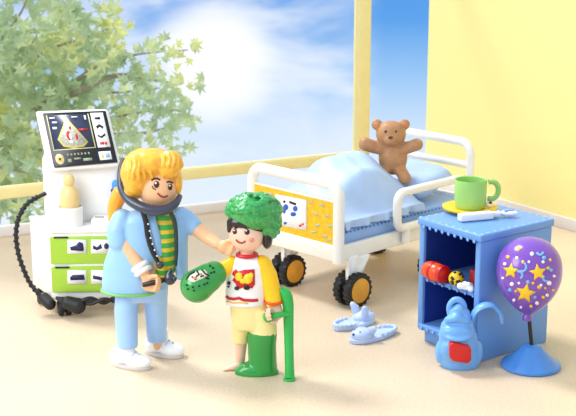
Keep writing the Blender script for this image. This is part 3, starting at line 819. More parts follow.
D = lambda n, p, m, o, par=hs2, c=0: decal(n, p, tr, m, par, o, c)
D('display', [SR(.05, .05, .72, .70)], mat('display_slate', (52, 62, 90), .3), .002)
D('display_border', [SR(.05, .05, .065, .70), SR(.05, .685, .72, .70), SR(.705, .05, .72, .70)], mat('border_pale', (224, 220, 160), .4), .0035)
fan = D('scan_fan', [SP([(.36, .10), (.62, .58), (.54, .66), (.38, .68), (.22, .64), (.15, .50)])], mat('fan_yellow', (226, 214, 110), .4), .0045)
D('scan_fan', [SP([(.36, .15), (.59, .57), (.52, .63), (.38, .65), (.24, .61), (.18, .50)])], mat('fan_grey', (188, 190, 178), .5, .35, 90), .006)
def SD(u, v, ru, rv): return SP([(u+ru*cos(2*PI*k/10), v+rv*sin(2*PI*k/10)) for k in range(10)])
D('scan_image', [SD(.34, .44, .035, .09), SD(.46, .47, .022, .06), SD(.38, .30, .02, .03), SR(.50, .33, .66, .36)], RED, .0075)
D('scan_image', [SD(.365, .46, .022, .06), SD(.36, .56, .03, .03)], PWHITE, .009)
D('scan_text', [SR(.09, .09, .18, .115), SR(.12, .17, .20, .2), SR(.11, .27, .18, .31), SR(.44, .09, .54, .11), SR(.64, .08, .67, .16)], PWHITE, .0055)
pnl = D('icon_panel', [SR(.75, .04, .95, .70)], PWHITE, .003)
D('icon', [SR(.80, .12, .89, .17), SP([(.79, .30), (.85, .25), (.91, .31), (.89, .35), (.85, .31), (.81, .35)]), SP([(.79, .45), (.84, .49), (.91, .44), (.91, .48), (.84, .53), (.79, .49)])], INK, .005)
D('icon', [SR(.80, .60, .86, .65), SD(.89, .63, .02, .03)], RED, .005)
D('control_key', [SD(.12, .86, .07, .10)], mat('key_pale', (232, 226, 190), .4), .003); D('control_key', [SP([(.12+.06*sin(PI*k/5)*(1 if k % 2 == 0 else .45), .86-.085*cos(PI*k/5)*(1 if k % 2 == 0 else .45)) for k in range(10)])], YEL, .0045)
D('control_key', [SD(.12, .86, .018, .025)], INK, .006)
D('control_key', [SD(.26+.055*k, .79, .016, .022) for k in range(7)] + [SR(.24, .87, .30, .93), SR(.34, .86, .45, .89), SR(.48, .88, .62, .93)], mat('key_grey_green', (150, 160, 128), .5), .003)
wp = D('control_key', [SR(.74, .78, .93, .94)], PWHITE, .003); D('control_key', [SR(.78, .82, .81, .90)], YEL, .005); D('control_key', [SR(.84, .82, .90, .90)], SKYB, .005)
# castors, plug and cables
def castor(x, y, r=.058, ang=0):
    ax = Vector((cos(ang), sin(ang), 0)); c = Vector((x, y, r))
    bm = bmesh.new(); M = Matrix.Translation(c) @ ax.to_track_quat('Z', 'Y').to_matrix().to_4x4()
    for o in (-.032, .032):
        lathe(bm, (0, 0, 0), [(0, o-.02), (r*.8, o-.02), (r, o-.012), (r, o+.012), (r*.8, o+.02), (0, o+.02)], 22, None) if False else None
    lathe(bm, (0, 0, 0), [(r*.7, -.05), (r, -.04), (r, -.012), (r*.6, -.006), (r*.6, .006), (r, .012), (r, .04), (r*.7, .05)], 22, None)
    bmesh.ops.transform(bm, matrix=M, verts=bm.verts[:])
    w = obj('castor', bm, BLACKM, mac, bevel=.006)
    bm = bmesh.new(); tube(bm, [c, Vector((x, y, .14))], .018, 10); sph(bm, Vector((x, y, r+.03)), (.035, .035, .035), 12); obj('castor_fork', bm, BLACK, w)
castor(-1.60, 8.86, .06, .3); castor(-1.15, 8.93, .058, .2); castor(-1.80, 9.14, .058, .2); castor(-1.18, 9.24, .058, 0)
bm = bmesh.new(); G = Fig(9.0, .5)
G.tube(bm, [(46, 193, 5), (38, 197, 4), (27, 204, 0), (19, 217, -2), (16, 234, -4), (18, 252, -6), (23, 268, -8), (30, 283, -10), (39, 294, -14), (46, 299, -16)], 2.1, 10, 8)
for t in range(0, 26):
    pass
P = smooth_path([G(*p) for p in [(38, 197, 4), (27, 204, 0), (19, 217, -2), (16, 234, -4), (18, 252, -6), (23, 268, -8), (30, 283, -10), (39, 294, -14)]], 6)
hel = []
for i in range(len(P)-1):
    for q in range(4):
        p = P[i].lerp(P[i+1], q/4); dd = (P[i+1]-P[i]); x, y = basis(dd); a = (i*4+q)*.75; hel.append(p+(x*cos(a)+y*sin(a))*.016)
tube(bm, hel, .007, 6)
obj('cable', bm, BLACKM, mac)['label'] = 'twisted black cable'
bm = bmesh.new()
def gz(px, py, z): return on(px, py, z)
G.limb(bm, [(44, 298, -16), (50, 304, -22)], [6, 6]); obj('plug', bm, BLACKM, mac)
bm = bmesh.new(); G.limb(bm, [(68, 303, -30), (78, 306, -31)], [7, 8]); obj('plug', bm, BLACKM, mac)
for s_ in range(3):
    bm = bmesh.new()
    pts = [(56+s_*2, 298+s_*2, -26), (74, 300+s_*2, -28-s_*2), (90, 304-s_*3, -30), (104, 299+s_*2, -30+s_*2), (118, 302-s_*3, -28), (128, 298+s_*3, -26)]
    G.tube(bm, pts, 1.9, 8, 5)
    obj('cable', bm, BLACKM, mac)
# gel bottle in a white cup
gc = Vector((at(70, 215, 8.93).x, 8.945, .645)); sc = .0071
cup = bmesh.new(); lathe(cup, gc, [(0, 0), (.088, 0), (.09, .01), (.09, .135), (.084, .14), (.078, .135), (.078, .012), (0, .012)], 40)
tag(obj('cup', cup, WHITE), 'white round cup on the machine holding the beige bottle', 'cup')
gel = bmesh.new(); lathe(gel, gc+Vector((0, 0, .013)), [(0, 0), (.062, 0), (.067, .02), (.067, .2), (.06, .24), (.035, .268), (.025, .28)], 32)
go = obj('gel_bottle', gel, BEIGE); tag(go, 'beige bottle with a round stopper standing in the white cup', 'bottle')
bm = bmesh.new(); sph(bm, gc+Vector((0, 0, .325)), (.042, .042, .05), 24); obj('stopper', bm, BEIGE, go)
# ------------------------------------------------------------------ woman
F = Fig(7.9, .8)
def gd(F, px, py): return (on(px, py).y-F.Y)/F.s
wo = thing('woman', 'person with golden hair and light blue jacket reaching a hand to the child', 'person', Vector((-.89, 7.9, 0)))
dL, dR = gd(F, 130, 366), gd(F, 164, 356)
bm = bmesh.new()
F.ell(bm, 158, 188, -3, 20, 19, 21.5)
F.limb(bm, [(153, 200, 0), (150, 216, 0)], 9)
F.loft(bm, [(150, 214, 0, 22, 9), (149, 222, 0, 28, 12), (147, 250, 0, 24, 13), (143, 280, 0, 24, 14), (142, 290, 0, 22, 12)])
F.limb(bm, [(123, 221, -1), (123, 238, -6), (135, 258, -13), (143, 270, -18), (147, 278, -20)], [9, 8, 7.2, 6, 5.5])
F.limb(bm, [(180, 219, 0), (194, 227, -3), (208, 238, -12), (218, 244, -20)], [8.5, 7.8, 6.6, 5.6])
F.limb(bm, [(130, 288, 0), (127, 320, dL*.5), (128, 352, dL)], [9.5, 7.5, 5.5]); F.limb(bm, [(156, 286, 0), (156.5, 315, dR*.5), (158, 345, dR)], [9.5, 7.5, 5.5])
F.hand(bm, 148.5, 284, -21, 8.2, -.15, 1.3, 1)
F.hand(bm, 224, 247, -23, 7.6, -.35, 1.1, 1)
wbody = blob('body', bm, SKIN, wo, .0075, 3, .5)
tr = bvh_of(wbody)
decal('eye', [disc(156.5, 184.5, 2.7, 3.5)], tr, EYEB, wo, .002, 1); decal('eye', [disc(170, 187, 2.2, 3.3)], tr, EYEB, wo, .002, 1)
decal('eye_glint', [disc(155.8, 183.2, .9), disc(169.3, 185.7, .8)], tr, PWHITE, wo, .0045, 1)
decal('eyelash', stroke([(151.5, 180.5), (154, 178.8), (157.5, 178.6), (160, 180)], .9) + stroke([(152, 186), (153.5, 188.5), (156, 189.6)], .5) + stroke([(166.5, 182.3), (169.5, 181.6), (173, 183)], .8), tr, EYEB, wo, .002, 1)
decal('mouth', stroke([(157.5, 193), (160.5, 196), (164, 197), (167.5, 195.6)], .8), tr, mat('mouth_brown', (150, 60, 30), .4), wo, .002, 1)
# trousers
bm = bmesh.new()
F.loft(bm, [(142, 276, 0, 27, 14), (142, 292, 0, 26, 14), (142, 300, 0, 24, 12)])
F.loft(bm, [(128, 288, 0, 12.5, 12.5), (126, 310, dL*.4, 12, 12), (127, 335, dL*.8, 11, 11), (127.5, 346.5, dL, 10.8, 10.8)])
F.loft(bm, [(156, 286, 0, 12.5, 12.5), (156, 310, dR*.5, 11.5, 11.5), (156.5, 330, dR*.8, 10.8, 10.8), (157, 340.5, dR, 10.4, 10.4)])
blob('trousers', bm, LBLUE2, wo, .009, 3)
# shoes
def shoe(hx, hy, tx, ty):
    h = on(hx, hy); t = on(tx, ty); d = t-h; L = d.length; d.normalize(); n = Vector((-d.y, d.x, 0)); s = F.s
    M = Matrix(((d.x, n.x, 0, h.x), (d.y, n.y, 0, h.y), (0, 0, 1, 0), (0, 0, 0, 1))); Rz = Matrix.Rotation(math.atan2(d.y, d.x), 4, 'Z')
    bm = bmesh.new()
    sph(bm, M @ Vector((L*.25, 0, .062)), (L*.26, .060, .062), 24, Rz); sph(bm, M @ Vector((L*.68, 0, .045)), (L*.33, .064, .048), 24, Rz)
    sph(bm, M @ Vector((L*.45, 0, .07)), (L*.25, .05, .05), 20, Rz)
    tube(bm, [M @ Vector((L*.36, 0, .07)), M @ Vector((L*.40, 0, .185))], [.064, .058], 20)
    for p in bm.verts: p.co.z = max(p.co.z, .012)
    sh = blob('shoe', bm, PWHITE, wo, .007, 3); sh['label'] = 'white laced sneaker'
    bm = bmesh.new(); n_ = 26; A = []; B = []
    for k in range(n_):
        a = 2*PI*k/n_; x = L*.49+L*.5*cos(a); y = .066*sin(a)*(1+.1*cos(a)); A.append(bm.verts.new(M @ Vector((x, y, 0)))); B.append(bm.verts.new(M @ Vector((x, y, .022))))
    bm.faces.new(A[::-1]); bm.faces.new(B)
    for k in range(n_): bm.faces.new((A[k], A[(k+1) % n_], B[(k+1) % n_], B[k]))
    obj('sole', bm, mat('sole_grey', (208, 204, 198), .5), sh, bevel=.005, smooth=False)
    bm = bmesh.new()
    for k in range(3):
        x = L*(.5+.1*k); z = .115-.012*k
        tube(bm, [M @ Vector((x, -.035, z-.018)), M @ Vector((x+.01, 0, z+.004)), M @ Vector((x, .035, z-.018))], .006, 8)
    obj('lace', bm, mat('lace_grey', (190, 196, 206), .5), sh)
shoe(111, 363, 151, 370); shoe(145, 352, 184, 358)
# shirt and jacket
bm = bmesh.new(); F.loft(bm, [(163, 212, -2, 15, 12), (165, 225, -2, 14, 15), (166, 250, -3, 11.5, 15.5), (165, 270, -3, 10.5, 15.5), (165, 275, -3, 8.5, 13)])
blob('shirt', bm, STRIPE, wo, .008, 2)['label'] = 'green and yellow striped shirt'
bm = bmesh.new()
F.loft(bm, [(149, 210, 0, 14, 9), (149, 214, 0, 26, 11), (147, 220, 0, 33, 14), (141, 240, 0, 29, 16), (134, 262, 0, 30, 17), (131, 282, 0, 29.5, 19), (131, 290, 0, 29, 19)])
F.ell(bm, 153, 226, -5, 7, 13, 12)
F.limb(bm, [(122, 219, -1), (118, 231, -4), (119, 240, -6)], [10.5, 11.5, 11.5])
jk = blob('jacket', bm, LBLUE, wo, .009, 3)
bm = bmesh.new()
F.loft(bm, [(177, 212, 0, 10, 11), (180, 222, 0, 10, 13), (180, 240, 0, 8, 14.5), (181, 262, 0, 7, 15), (182, 277, 0, 6, 14)])
F.limb(bm, [(181, 216, 0), (191, 225, -2)], [9.5, 10]); F.limb(bm, [(186, 219, 0), (193, 226, -3)], [9.5, 9.6])
blob('jacket', bm, LBLUE, wo, .009, 3)['label'] = 'open right front of the light blue jacket'
bm = bmesh.new()
P = []
for k in range(28):
    a = 2*PI*k/28; P.append(F(131, 290, 0)+Vector((29.5*F.s*cos(a), 19.5*F.s*sin(a), 0)))
tube(bm, P, .010, 8, closed=True); obj('hem_trim', bm, mat('hem_green', (120, 190, 104), .4), jk)['label'] = 'green hem trim of the jacket'
bm = bmesh.new()
F.tube(bm, [(150, 212, -13), (153, 224, -19), (157, 238, -18), (160, 256, -17)], 3.4, 10, 5, flat=(1.3, .6)); obj('lapel', bm, LBLUE, jk)
bm = bmesh.new(); F.tube(bm, [(140, 270, -18), (150, 274, -16)], 1, 8, 2)
bm.free()
# breast pocket strip, bracelet, watch
bm = bmesh.new(); P = []
c = F(141.5, 268, -17); ax = (F(147, 278, -20)-F(135, 258, -13)).normalized(); x, y = basis(ax)
for off, r in ((-.012, .047), (.022, .046)):
    tube(bm, [c+ax*off+(x*cos(t)+y*sin(t))*r for t in [2*PI*k/20 for k in range(20)]], .017, 10, closed=True)
obj('cuff_bracelet', bm, PWHITE, wo)['label'] = 'white wrist band'
# hair
def strands(bm, cx, cy, cd, rx, ry, rz, n, a0, a1, r=1.3):
    """ridges running over an ellipsoid from a top centre outwards"""
    for i in range(n):
        a = a0+(a1-a0)*i/(n-1)
        P = []
        for k in range(9):
            t = .25+1.45*k/8
            P.append((cx+rx*1.0*sin(t)*cos(a+.10*sin(5*t+i)), cy-rz*cos(t), cd+ry*sin(t)*sin(a+.10*sin(5*t+i))))
        F.tube(bm, P, [r*.6]+[r]*7+[r*.5], 8, 2)
bm = bmesh.new()
F.ell(bm, 149, 174, 6, 29, 24, 26); F.ell(bm, 150, 162, -4, 23, 18, 13)
F.ell(bm, 135, 176, -9, 13, 14, 21); F.ell(bm, 131, 194, -6, 7.5, 9, 13); F.ell(bm, 170, 165, -9, 12, 13, 14); F.ell(bm, 178, 182, -3, 4.6, 8, 13)
F.ell(bm, 152, 163, -14, 9, 8, 8)
strands(bm, 136, 177, -9, 13.8, 15, 22.5, 7, -2.9, -.5, 1.9); strands(bm, 170, 166, -9, 12.8, 13.9, 15, 6, -2.6, -.3, 1.8); strands(bm, 150, 175, 5, 29.6, 24.6, 27, 11, -3.2, .1, 1.9)
for i in range(5): F.tube(bm, [(128+i*3.2, 180, -17-i), (127+i*3, 192, -14), (131+i*1.5, 205-i, -8)], 1.3, 8, 4)
hair = blob('hair', bm, HAIRY, wo, .0065, 1, .3)
bm = bmesh.new(); F.tube(bm, [(122, 190, 6), (116, 203, 5), (114, 218, 4), (113, 232, 2)], [8, 7.5, 5.5, 2], 14, 5); F.tube(bm, [(118, 192, 10), (112, 208, 8), (111, 224, 8)], [6, 5, 2], 12, 5)
blob('ponytail', bm, mat('ponytail_orange', (250, 166, 40), .3, coat=.3), hair, .008, 2)
# stethoscope
st = thing('stethoscope', 'dark grey stethoscope hanging round the neck over the blue jacket', 'stethoscope', F(155, 212, -26))
bm = bmesh.new()
F.tube(bm, [(124, 158, 8), (121, 167, 6), (120.5, 178, 2), (122, 189, -4), (128, 199, -13), (139, 206, -21), (152, 210.5, -25), (165, 210, -25), (175, 204, -20), (180, 196, -10)], [2, 3, 3.4, 4, 4.6, 5.2, 5.6, 5, 4, 2.6], 12, 6)
obj('neck_tube', bm, STETH, st)
bm = bmesh.new(); F.tube(bm, [(142, 209, -25), (146, 222, -23), (148, 236, -23), (152, 250, -23), (158, 262, -23)], [2.6, 2.8, 2.8, 2.6, 2.2], 10, 6)
tu = obj('tube', bm, BLACK, st)
bm = bmesh.new()
for k, (x, y) in enumerate(((147.2, 224), (148.6, 231), (149.6, 238), (151.5, 244), (153.6, 250), (156, 256))):
    bm = bmesh.new(); F.ell(bm, x+1, y, -25.4, .9, .9, .9, seg=8); obj('bead', bm, PWHITE, tu)
bm = bmesh.new(); F.tube(bm, [(169, 210, -25), (174, 220, -21), (176, 234, -20), (176.5, 252, -19), (176, 266, -19)], [2.6, 2.4, 2.2, 1.8, 1.2], 10, 6); obj('tube', bm, mat('tube_dark_green', (24, 54, 48), .35), st)
bm = bmesh.new(); F.ell(bm, 160, 265, -24, 4, 3, 4); obj('chest_piece', bm, STETH, st)
# otoscope in hand
ot = thing('otoscope', 'small black examining light held out in the left-hand fist', 'otoscope', F(165, 280, -26))
bm = bmesh.new(); F.tube(bm, [(143, 285, -25), (150, 283.5, -26), (158, 281.5, -26), (164, 280, -26)], [2.4, 2.6, 2.8, 2.6], 12, 5); obj('grip', bm, BLACK, ot)
bm = bmesh.new(); F.ell(bm, 170, 279, -26, 6.2, 5.5, 6.2); F.limb(bm, [(168, 275, -26), (171, 270, -26)], [3, 2]); blob('head', bm, mat('otoscope_head', (40, 46, 62), .25, coat=.4), ot, .007, 2)
bm = bmesh.new(); F.ell(bm, 174.5, 279, -29, 2.4, 2, 2.6, seg=12); obj('lens', bm, STETH, ot)

# ------------------------------------------------------------------ child
F = Fig(7.72, .6)
ch = thing('child', 'person in green cap and pale yellow shorts with arm cast and crutch', 'person', Vector((-.25, 7.72, 0)))
dF, dB = gd(F, 234, 369.5), gd(F, 258, 373)
bm = bmesh.new()
F.ell(bm, 247, 234, 0, 18, 17, 18)
F.limb(bm, [(247, 248, 0), (247, 260, 0)], 7)
F.loft(bm, [(247, 258, 0, 14, 8), (247, 264, 0, 17, 10), (247, 290, 0, 17, 10), (248, 312, 0, 16, 10), (249, 318, 0, 14, 9)])
F.limb(bm, [(230, 264, 0), (218, 272, -8), (205, 281, -14)], [7, 6, 6])
F.limb(bm, [(264, 264, 0), (271, 284, -1), (275, 303, -4), (277, 309, -5)], [7.5, 6.5, 5.4, 5])
F.hand(bm, 277, 313, -7, 7.6, PI+.15, 1.4, 1)
F.limb(bm, [(241, 310, 0), (241, 340, dF*.8), (240.5, 355, dF), (240, 363, dF+2)], [8, 6.8, 5.4, 5.2])
F.limb(bm, [(240, 364, dF+1), (233, 367.5, dF-1), (227, 369.3, dF-2)], [5, 3.8, 3.2])
for k in range(5):
    F.limb(bm, [(229, 368.8, dF-4+k*2.2), (223.2+abs(k-1)*.7, 370.4, dF-5+k*2.1)], [1.7, 1.5-.1*k], 8)
F.limb(bm, [(259, 310, 0), (261, 335, dB*.5), (261, 360, dB)], [9, 8, 7])
for v in bm.verts: v.co.z = max(v.co.z, .001)
cb = blob('body', bm, SKIN2, ch, .0068, 2, .5)
tr = bvh_of(cb)
decal('eye', [disc(235, 231.5, 2.1, 2.8)], tr, EYEB, ch, .002, 1); decal('eye', [disc(247, 232, 2.6, 2.8)], tr, EYEB, ch, .002, 1)
decal('eye_glint', [disc(234.4, 230.5, .7), disc(246.2, 230.8, .8)], tr, PWHITE, ch, .0045, 1)
decal('eyebrow', stroke([(231.5, 227.6), (234, 226.3), (237, 227)], .5) + stroke([(244, 227), (247, 226), (250.5, 227)], .5), tr, EYEB, ch, .002, 1)
decal('mouth', stroke([(236, 239.5), (238.5, 242), (242, 243), (245.5, 241.2)], .75), tr, mat('mouth_brown', (150, 60, 30), .4), ch, .002, 1)
decal('cheek', [disc(251.5, 240, 2.8, 2.2)], tr, mat('cheek_pink', (240, 160, 130), .5), ch, .0015, 1)
# hair
bm = bmesh.new()
F.ell(bm, 252, 222, 2, 22, 17, 12); F.ell(bm, 267, 237, 2, 6, 13, 12)
F.ell(bm, 246, 222, -8, 17, 9.5, 6.5)
for i in range(7): F.limb(bm, [(232+i*4.6, 219, -13+abs(i-3)*1.0), (231+i*4.9, 227+(.8 if i % 2 else -1), -14+abs(i-3)*1.4)], [3, 1.4], 8)
F.limb(bm, [(230, 222, -6), (229, 231, -5)], [3.5, 2])
hh = blob('hair', bm, HAIRK, ch, .0065, 1)
# hat with glossy wrapped folds
bm = bmesh.new(); hc = (254, 212, 2); hr = (27, 22, 18.5)
F.ell(bm, 254, 212, 2, 27.8, 22.8, 19.4); F.ell(bm, 255, 202, 1, 15, 12, 9.6); F.ell(bm, 268, 222, 4, 12.5, 16, 19)
random.seed(23)
for i in range(230):
    a = random.uniform(-PI, PI); t = math.acos(random.uniform(-.05, .97)); da = random.uniform(-.35, .35); dt = random.uniform(-.14, .14)
    low = (t > 1.3 and sin(a) < 0)
    P = []
    for k in range(4):
        aa = a+da*(k-1.5)/1.5; tt = t+dt*(k-1.5)/1.5+.05*sin(3*k)
        P.append((hc[0]+hr[0]*1.04*sin(tt)*cos(aa), hc[1]-hr[2]*1.05*cos(tt), hc[2]+hr[1]*1.04*sin(tt)*sin(aa)))
    F.tube(bm, P, [1, 1.9, 1.9, 1], 8, 3)
for i in range(50):
    a = random.uniform(-PI*.6, PI*.6); t = random.uniform(.3, 2.6); P = []
    for k in range(4):
        aa = a+random.uniform(-.12, .12); tt = t+.09*(k-1.5)
        P.append((268+12.8*sin(tt)*cos(aa), 222-19.3*cos(tt), 4+16.4*sin(tt)*sin(aa)))
    F.tube(bm, P, [1, 1.8, 1.8, 1], 8, 3)
hat = blob('hat', bm, HATG, ch, .0062, 1, .35); hat['label'] = 'shaggy glossy green cap'
# top
bm = bmesh.new(); F.loft(bm, [(247, 255.5, 0, 10, 7), (247, 259, 0, 16, 10), (247, 264, 0, 20, 12), (246.5, 282, 0, 20.5, 13), (245.5, 297, 0, 20.5, 13.5), (245.5, 304, -1, 20, 13)])
ve = blob('top', bm, PWHITE, ch, .0075, 2); tv = bvh_of(ve)
lg = decal('printed_badge', [[(233.5, 271), (236, 269), (238, 271.5), (244, 269.8), (254.5, 269.2), (255, 284), (252, 288.5), (248, 287), (246, 285), (242, 288), (238, 289), (236, 284), (232.5, 280), (235, 277), (232, 274)]], tv, RED, ve, .0025, 1)
decal('badge_motif', [disc(239, 276.5, 3.6, 4.2), disc(243, 281, 3, 2.6), disc(248, 278.5, 4.6, 5.2, rot=.3), disc(251, 275, 2.2, 2.6)], tv, mat('motif_yellow', (255, 214, 50), .4), ve, .005, 1)
decal('badge_foot', [disc(237.2, 288, 2.4, 2), disc(246.8, 287.5, 3.2, 2.2), disc(229.5, 283, 1.6, 1.8), disc(229.2, 286.5, 1, 1.1)], tv, INK, ve, .0065, 1)
decal('hem_stripe', stroke([(226.5, 296), (229, 298.5), (234, 299), (239, 298), (244, 300), (252, 300.5), (258, 300)], 1.4), tv, RED, ve, .0025, 1)
decal('hem_stripe', stroke([(227, 301), (233, 303), (240, 302.5), (248, 303.5)], .6), tv, SYEL, ve, .0025, 1)
bm = bmesh.new(); P = []
c = F(247, 254.5, 0)
for k in range(20): a = 2*PI*k/20; P.append(c+Vector((9.5*F.s*cos(a), 8.5*F.s*sin(a), 0)))
tube(bm, P, .013, 8, closed=True); obj('collar', bm, RED, ve)['label'] = 'red collar'
bm = bmesh.new(); F.limb(bm, [(262, 264, 0), (268, 276, -1), (271.5, 290, -2), (273.5, 299, -4)], [9.5, 9.6, 9.2, 8.8]); F.ell(bm, 260, 262, 0, 8, 9, 6)
sv = blob('sleeve', bm, SYEL, ch, .0075, 2); sv['label'] = 'yellow sleeve'
bm = bmesh.new(); F.limb(bm, [(233, 264, 0), (224, 269, -4), (214, 275, -9)], [8.5, 8.2, 7.8]); blob('sleeve', bm, SYEL, ch, .0075, 2)['label'] = 'yellow sleeve'
bm = bmesh.new(); c = F(273.6, 301.5, -4); tube(bm, [c+Vector((8.6*F.s*cos(2*PI*k/20), 8.6*F.s*sin(2*PI*k/20), 0)) for k in range(20)], .009, 8, closed=True); obj('cuff', bm, ORANGE, sv)
# shorts
bm = bmesh.new(); F.loft(bm, [(248, 300, 0, 18, 12), (249, 312, 0, 19, 12), (251, 322, 0, 20, 12), (252, 328, 0, 18, 11)])
F.loft(bm, [(241, 308, 0, 9.5, 10), (241, 330, dF*.5, 9.2, 10), (240.5, 342, dF*.8, 8.6, 9)]); F.loft(bm, [(261, 308, 0, 13, 12), (262.5, 325, dB*.2, 14.5, 12.5), (263, 334, dB*.4, 14.5, 12.5)])
blob('shorts', bm, PYEL, ch, .0085, 2)
# arm cast
bm = bmesh.new(); F.limb(bm, [(214, 274, -9), (208, 278, -12), (197, 286, -17)], [13, 14.8, 16.8], 24)
ac = blob('arm_cast', bm, GREEN, ch, .008, 3); ac['label'] = 'big green arm cast with doodles'
tc = bvh_of(ac)
dd = decal('doodle', [[(187, 280), (190, 275.5), (194, 272.5), (204, 269.5), (207, 272), (208, 276), (200, 280), (194, 282.5), (190, 281)]], tc, mat('doodle_cream', (222, 226, 196), .5), ac, .003, 2)
decal('doodle', stroke([(187, 280), (190, 275), (195, 272)], .8) + stroke([(197, 271), (199, 275), (196, 277)], .8) + stroke([(202, 270), (205, 274), (209, 276)], .8) + stroke([(192, 277), (196, 280)], .7) + stroke([(200, 277), (204, 276)], .7) + stroke([(205, 277.5), (209, 279)], .8), tc, INK, ac, .005, 1)
decal('doodle', [disc(x, y, 1.2, 1) for x, y in ((187, 285), (188, 289), (193, 287), (194, 290.5), (199, 286), (204, 284.5), (207, 283), (211, 273), (213, 268), (214, 272), (210, 266))], tc, INK, ac, .003, 0)
decal('doodle', [disc(195, 278.5, 2, 1.2), disc(201, 274.5, 1.4, 1)], tc, mat('doodle_pink', (214, 130, 120), .5), ac, .006, 0)
# boot
bm = bmesh.new()
F.loft(bm, [(262, 331, dB*.45, 15.5, 13), (262, 345, dB*.7, 14.5, 12.5), (262.5, 360, dB, 14.5, 12.5), (263, 370, dB, 15, 12.5), (263, 374, dB, 14, 12)])
F.ell(bm, 254, 369, dB-1, 17, 11, 8); F.ell(bm, 250, 371, dB-1, 16, 10.5, 6.5)
for v in bm.verts: v.co.z = max(v.co.z, .012)
bt = blob('boot', bm, GREEN, ch, .008, 3); bt['label'] = 'green plaster boot'
bm = bmesh.new(); c = F(256.5, 374, dB-1)
A = []; B = []
for k in range(30):
    a = 2*PI*k/30; x = 22.5*F.s*cos(a); y = 11.5*F.s*sin(a)
    A.append(bm.verts.new((c.x+x, c.y+y, 0))); B.append(bm.verts.new((c.x+x, c.y+y, .026)))
bm.faces.new(A[::-1]); bm.faces.new(B)
for k in range(30): bm.faces.new((A[k], A[(k+1) % 30], B[(k+1) % 30], B[k]))
obj('sole', bm, GREEN, bt, bevel=.006, smooth=False)
# crutch
dc = gd(F, 290, 380)
cr = thing('crutch', 'green toy crutch held beside the child, reaching down to the floor', 'crutch', Vector((on(290, 380).x, on(290, 380).y, 0)))
bm = bmesh.new(); F.tube(bm, [(280, 290, -2), (285.5, 294, -3), (288, 304, -4), (288.5, 320, -6), (289, 345, dc*.6), (289.5, 366, dc*.9), (289.8, 377, dc)], [4.6, 6.6, 6.4, 5.8, 5.2, 5.2, 5.6], 16, 6, flat=(1.0, .9)); obj('shaft', bm, CRUTCH, cr)
bm = bmesh.new(); F.tube(bm, [(289, 377, dc), (289.5, 380, dc)], [5.8, 6.3], 18, 1); obj('foot_tip', bm, CRUTCH, cr)
bm = bmesh.new(); F.tube(bm, [(289, 314, -9), (278, 315, -17), (268, 317, -14)], [2.8, 3, 4], 14, 4); F.ell(bm, 268, 317, -14, 5.2, 4.4, 5.8); blob('handle', bm, CRUTCH, cr, .007, 1)
bm = bmesh.new(); F.ell(bm, 267, 311.5, -17, 2, 1.6, 1.8, seg=12); obj('button', bm, INK, cr)

# ------------------------------------------------------------------ light
w = bpy.data.worlds.new('sky'); bpy.context.scene.world = w; w.use_nodes = True; nt = w.node_tree; nt.nodes.clear()
N = nt.nodes.new; Lk = nt.links.new
out = N('ShaderNodeOutputWorld'); bg = N('ShaderNodeBackground'); bg.inputs['Strength'].default_value = 1.0
tc = N('ShaderNodeTexCoord'); sx = N('ShaderNodeSeparateXYZ'); Lk(tc.outputs['Generated'], sx.inputs[0])
rp = N('ShaderNodeValToRGB'); mr = N('ShaderNodeMapRange'); mr.inputs['From Min'].default_value = -.30; mr.inputs['From Max'].default_value = .30
Lk(sx.outputs['Z'], mr.inputs['Value']); Lk(mr.outputs[0], rp.inputs[0])
E_ = rp.color_ramp.elements
def pos(z): return (z+.30)/.60
E_[0].position = 0; E_[0].color = lin((240, 246, 252))
E_[1].position = 1; E_[1].color = lin((236, 244, 255))
for z, c in ((-.225, (222, 236, 250)), (-.185, (206, 226, 248)), (-.14, (150, 196, 242)), (-.10, (92, 160, 232)), (-.06, (80, 150, 230)), (.1, (206, 228, 250))):
    e = E_.new(pos(z)); e.color = lin(c)
mp = N('ShaderNodeMapping'); mp.inputs['Scale'].default_value = (6, 6, 17); mp.inputs['Location'].default_value = (.35, .1, .62); mp.inputs['Rotation'].default_value = (0, .25, 0)
Lk(tc.outputs['Generated'], mp.inputs[0]); nz = N('ShaderNodeTexNoise'); nz.inputs['Scale'].default_value = 1.4; nz.inputs['Detail'].default_value = 7; nz.inputs['Roughness'].default_value = .55; nz.inputs['Distortion'].default_value = .5
Lk(mp.outputs[0], nz.inputs['Vector'])
c1 = N('ShaderNodeMapRange'); c1.interpolation_type = 'SMOOTHSTEP'; c1.inputs['From Min'].default_value = .36; c1.inputs['From Max'].default_value = .68; Lk(nz.outputs['Fac'], c1.inputs['Value'])
c2 = N('ShaderNodeMapRange'); c2.interpolation_type = 'SMOOTHSTEP'; c2.inputs['From Min'].default_value = .075; c2.inputs['From Max'].default_value = .045; c2.inputs['To Min'].default_value = 0; c2.inputs['To Max'].default_value = 1; Lk(sx.outputs['X'], c2.inputs['Value'])
c2.clamp = True
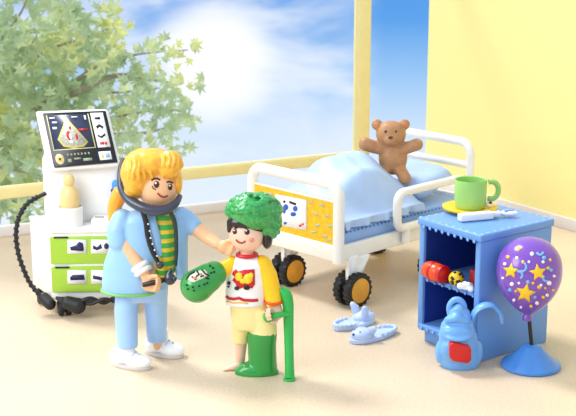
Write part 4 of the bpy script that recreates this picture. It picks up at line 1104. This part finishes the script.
mu = N('ShaderNodeMath'); mu.operation = 'MULTIPLY'; Lk(c1.outputs[0], mu.inputs[0]); Lk(c2.outputs[0], mu.inputs[1])
mu2 = N('ShaderNodeMath'); mu2.operation = 'MULTIPLY'; mu2.inputs[1].default_value = .85; Lk(mu.outputs[0], mu2.inputs[0])
mx = N('ShaderNodeMixRGB'); mx.inputs[2].default_value = lin((232, 240, 252)); Lk(mu2.outputs[0], mx.inputs[0]); Lk(rp.outputs[0], mx.inputs[1])
sd = ray(212, 62).normalized()
dp = N('ShaderNodeVectorMath'); dp.operation = 'DOT_PRODUCT'; dp.inputs[1].default_value = sd; Lk(tc.outputs['Generated'], dp.inputs[0])
g1 = N('ShaderNodeMapRange'); g1.interpolation_type = 'SMOOTHERSTEP'; g1.inputs['From Min'].default_value = cos(.062); g1.inputs['From Max'].default_value = 1.0; g1.inputs['To Max'].default_value = .95; Lk(dp.outputs['Value'], g1.inputs['Value'])
mx2 = N('ShaderNodeMixRGB'); mx2.inputs[2].default_value = (1, 1, 1, 1); Lk(g1.outputs[0], mx2.inputs[0]); Lk(mx.outputs[0], mx2.inputs[1])
Lk(mx2.outputs[0], bg.inputs[0]); Lk(bg.outputs[0], out.inputs[0])
sl = bpy.data.lights.new('sun', 'SUN'); so = bpy.data.objects.new('sun', sl); C.objects.link(so); sl.energy = 2.4; sl.angle = math.radians(14); sl.color = (1, .975, .94)
so.rotation_euler = Vector((-.55, .42, 1.0)).to_track_quat('Z', 'Y').to_euler()
so.location = (-4, 5, 6)
al = bpy.data.lights.new('fill_light', 'AREA'); ao = bpy.data.objects.new('fill_light', al); C.objects.link(ao); al.energy = 190; al.size = 3; al.size_y = 3; al.shape = 'RECTANGLE'; al.color = (1, .985, .965)  # soft fill added from the front left, no fixture of the room
ao.location = (-4.2, 5.6, 3.6); ao.rotation_euler = (Vector((-4.2, 5.6, 3.6))-Vector((-1.0, 8.2, .3))).to_track_quat('Z', 'Y').to_euler()
vs = bpy.context.scene.view_settings; vs.view_transform = 'Standard'; vs.look = 'None'; vs.exposure = .1; vs.gamma = 1; vs.use_curve_mapping = False
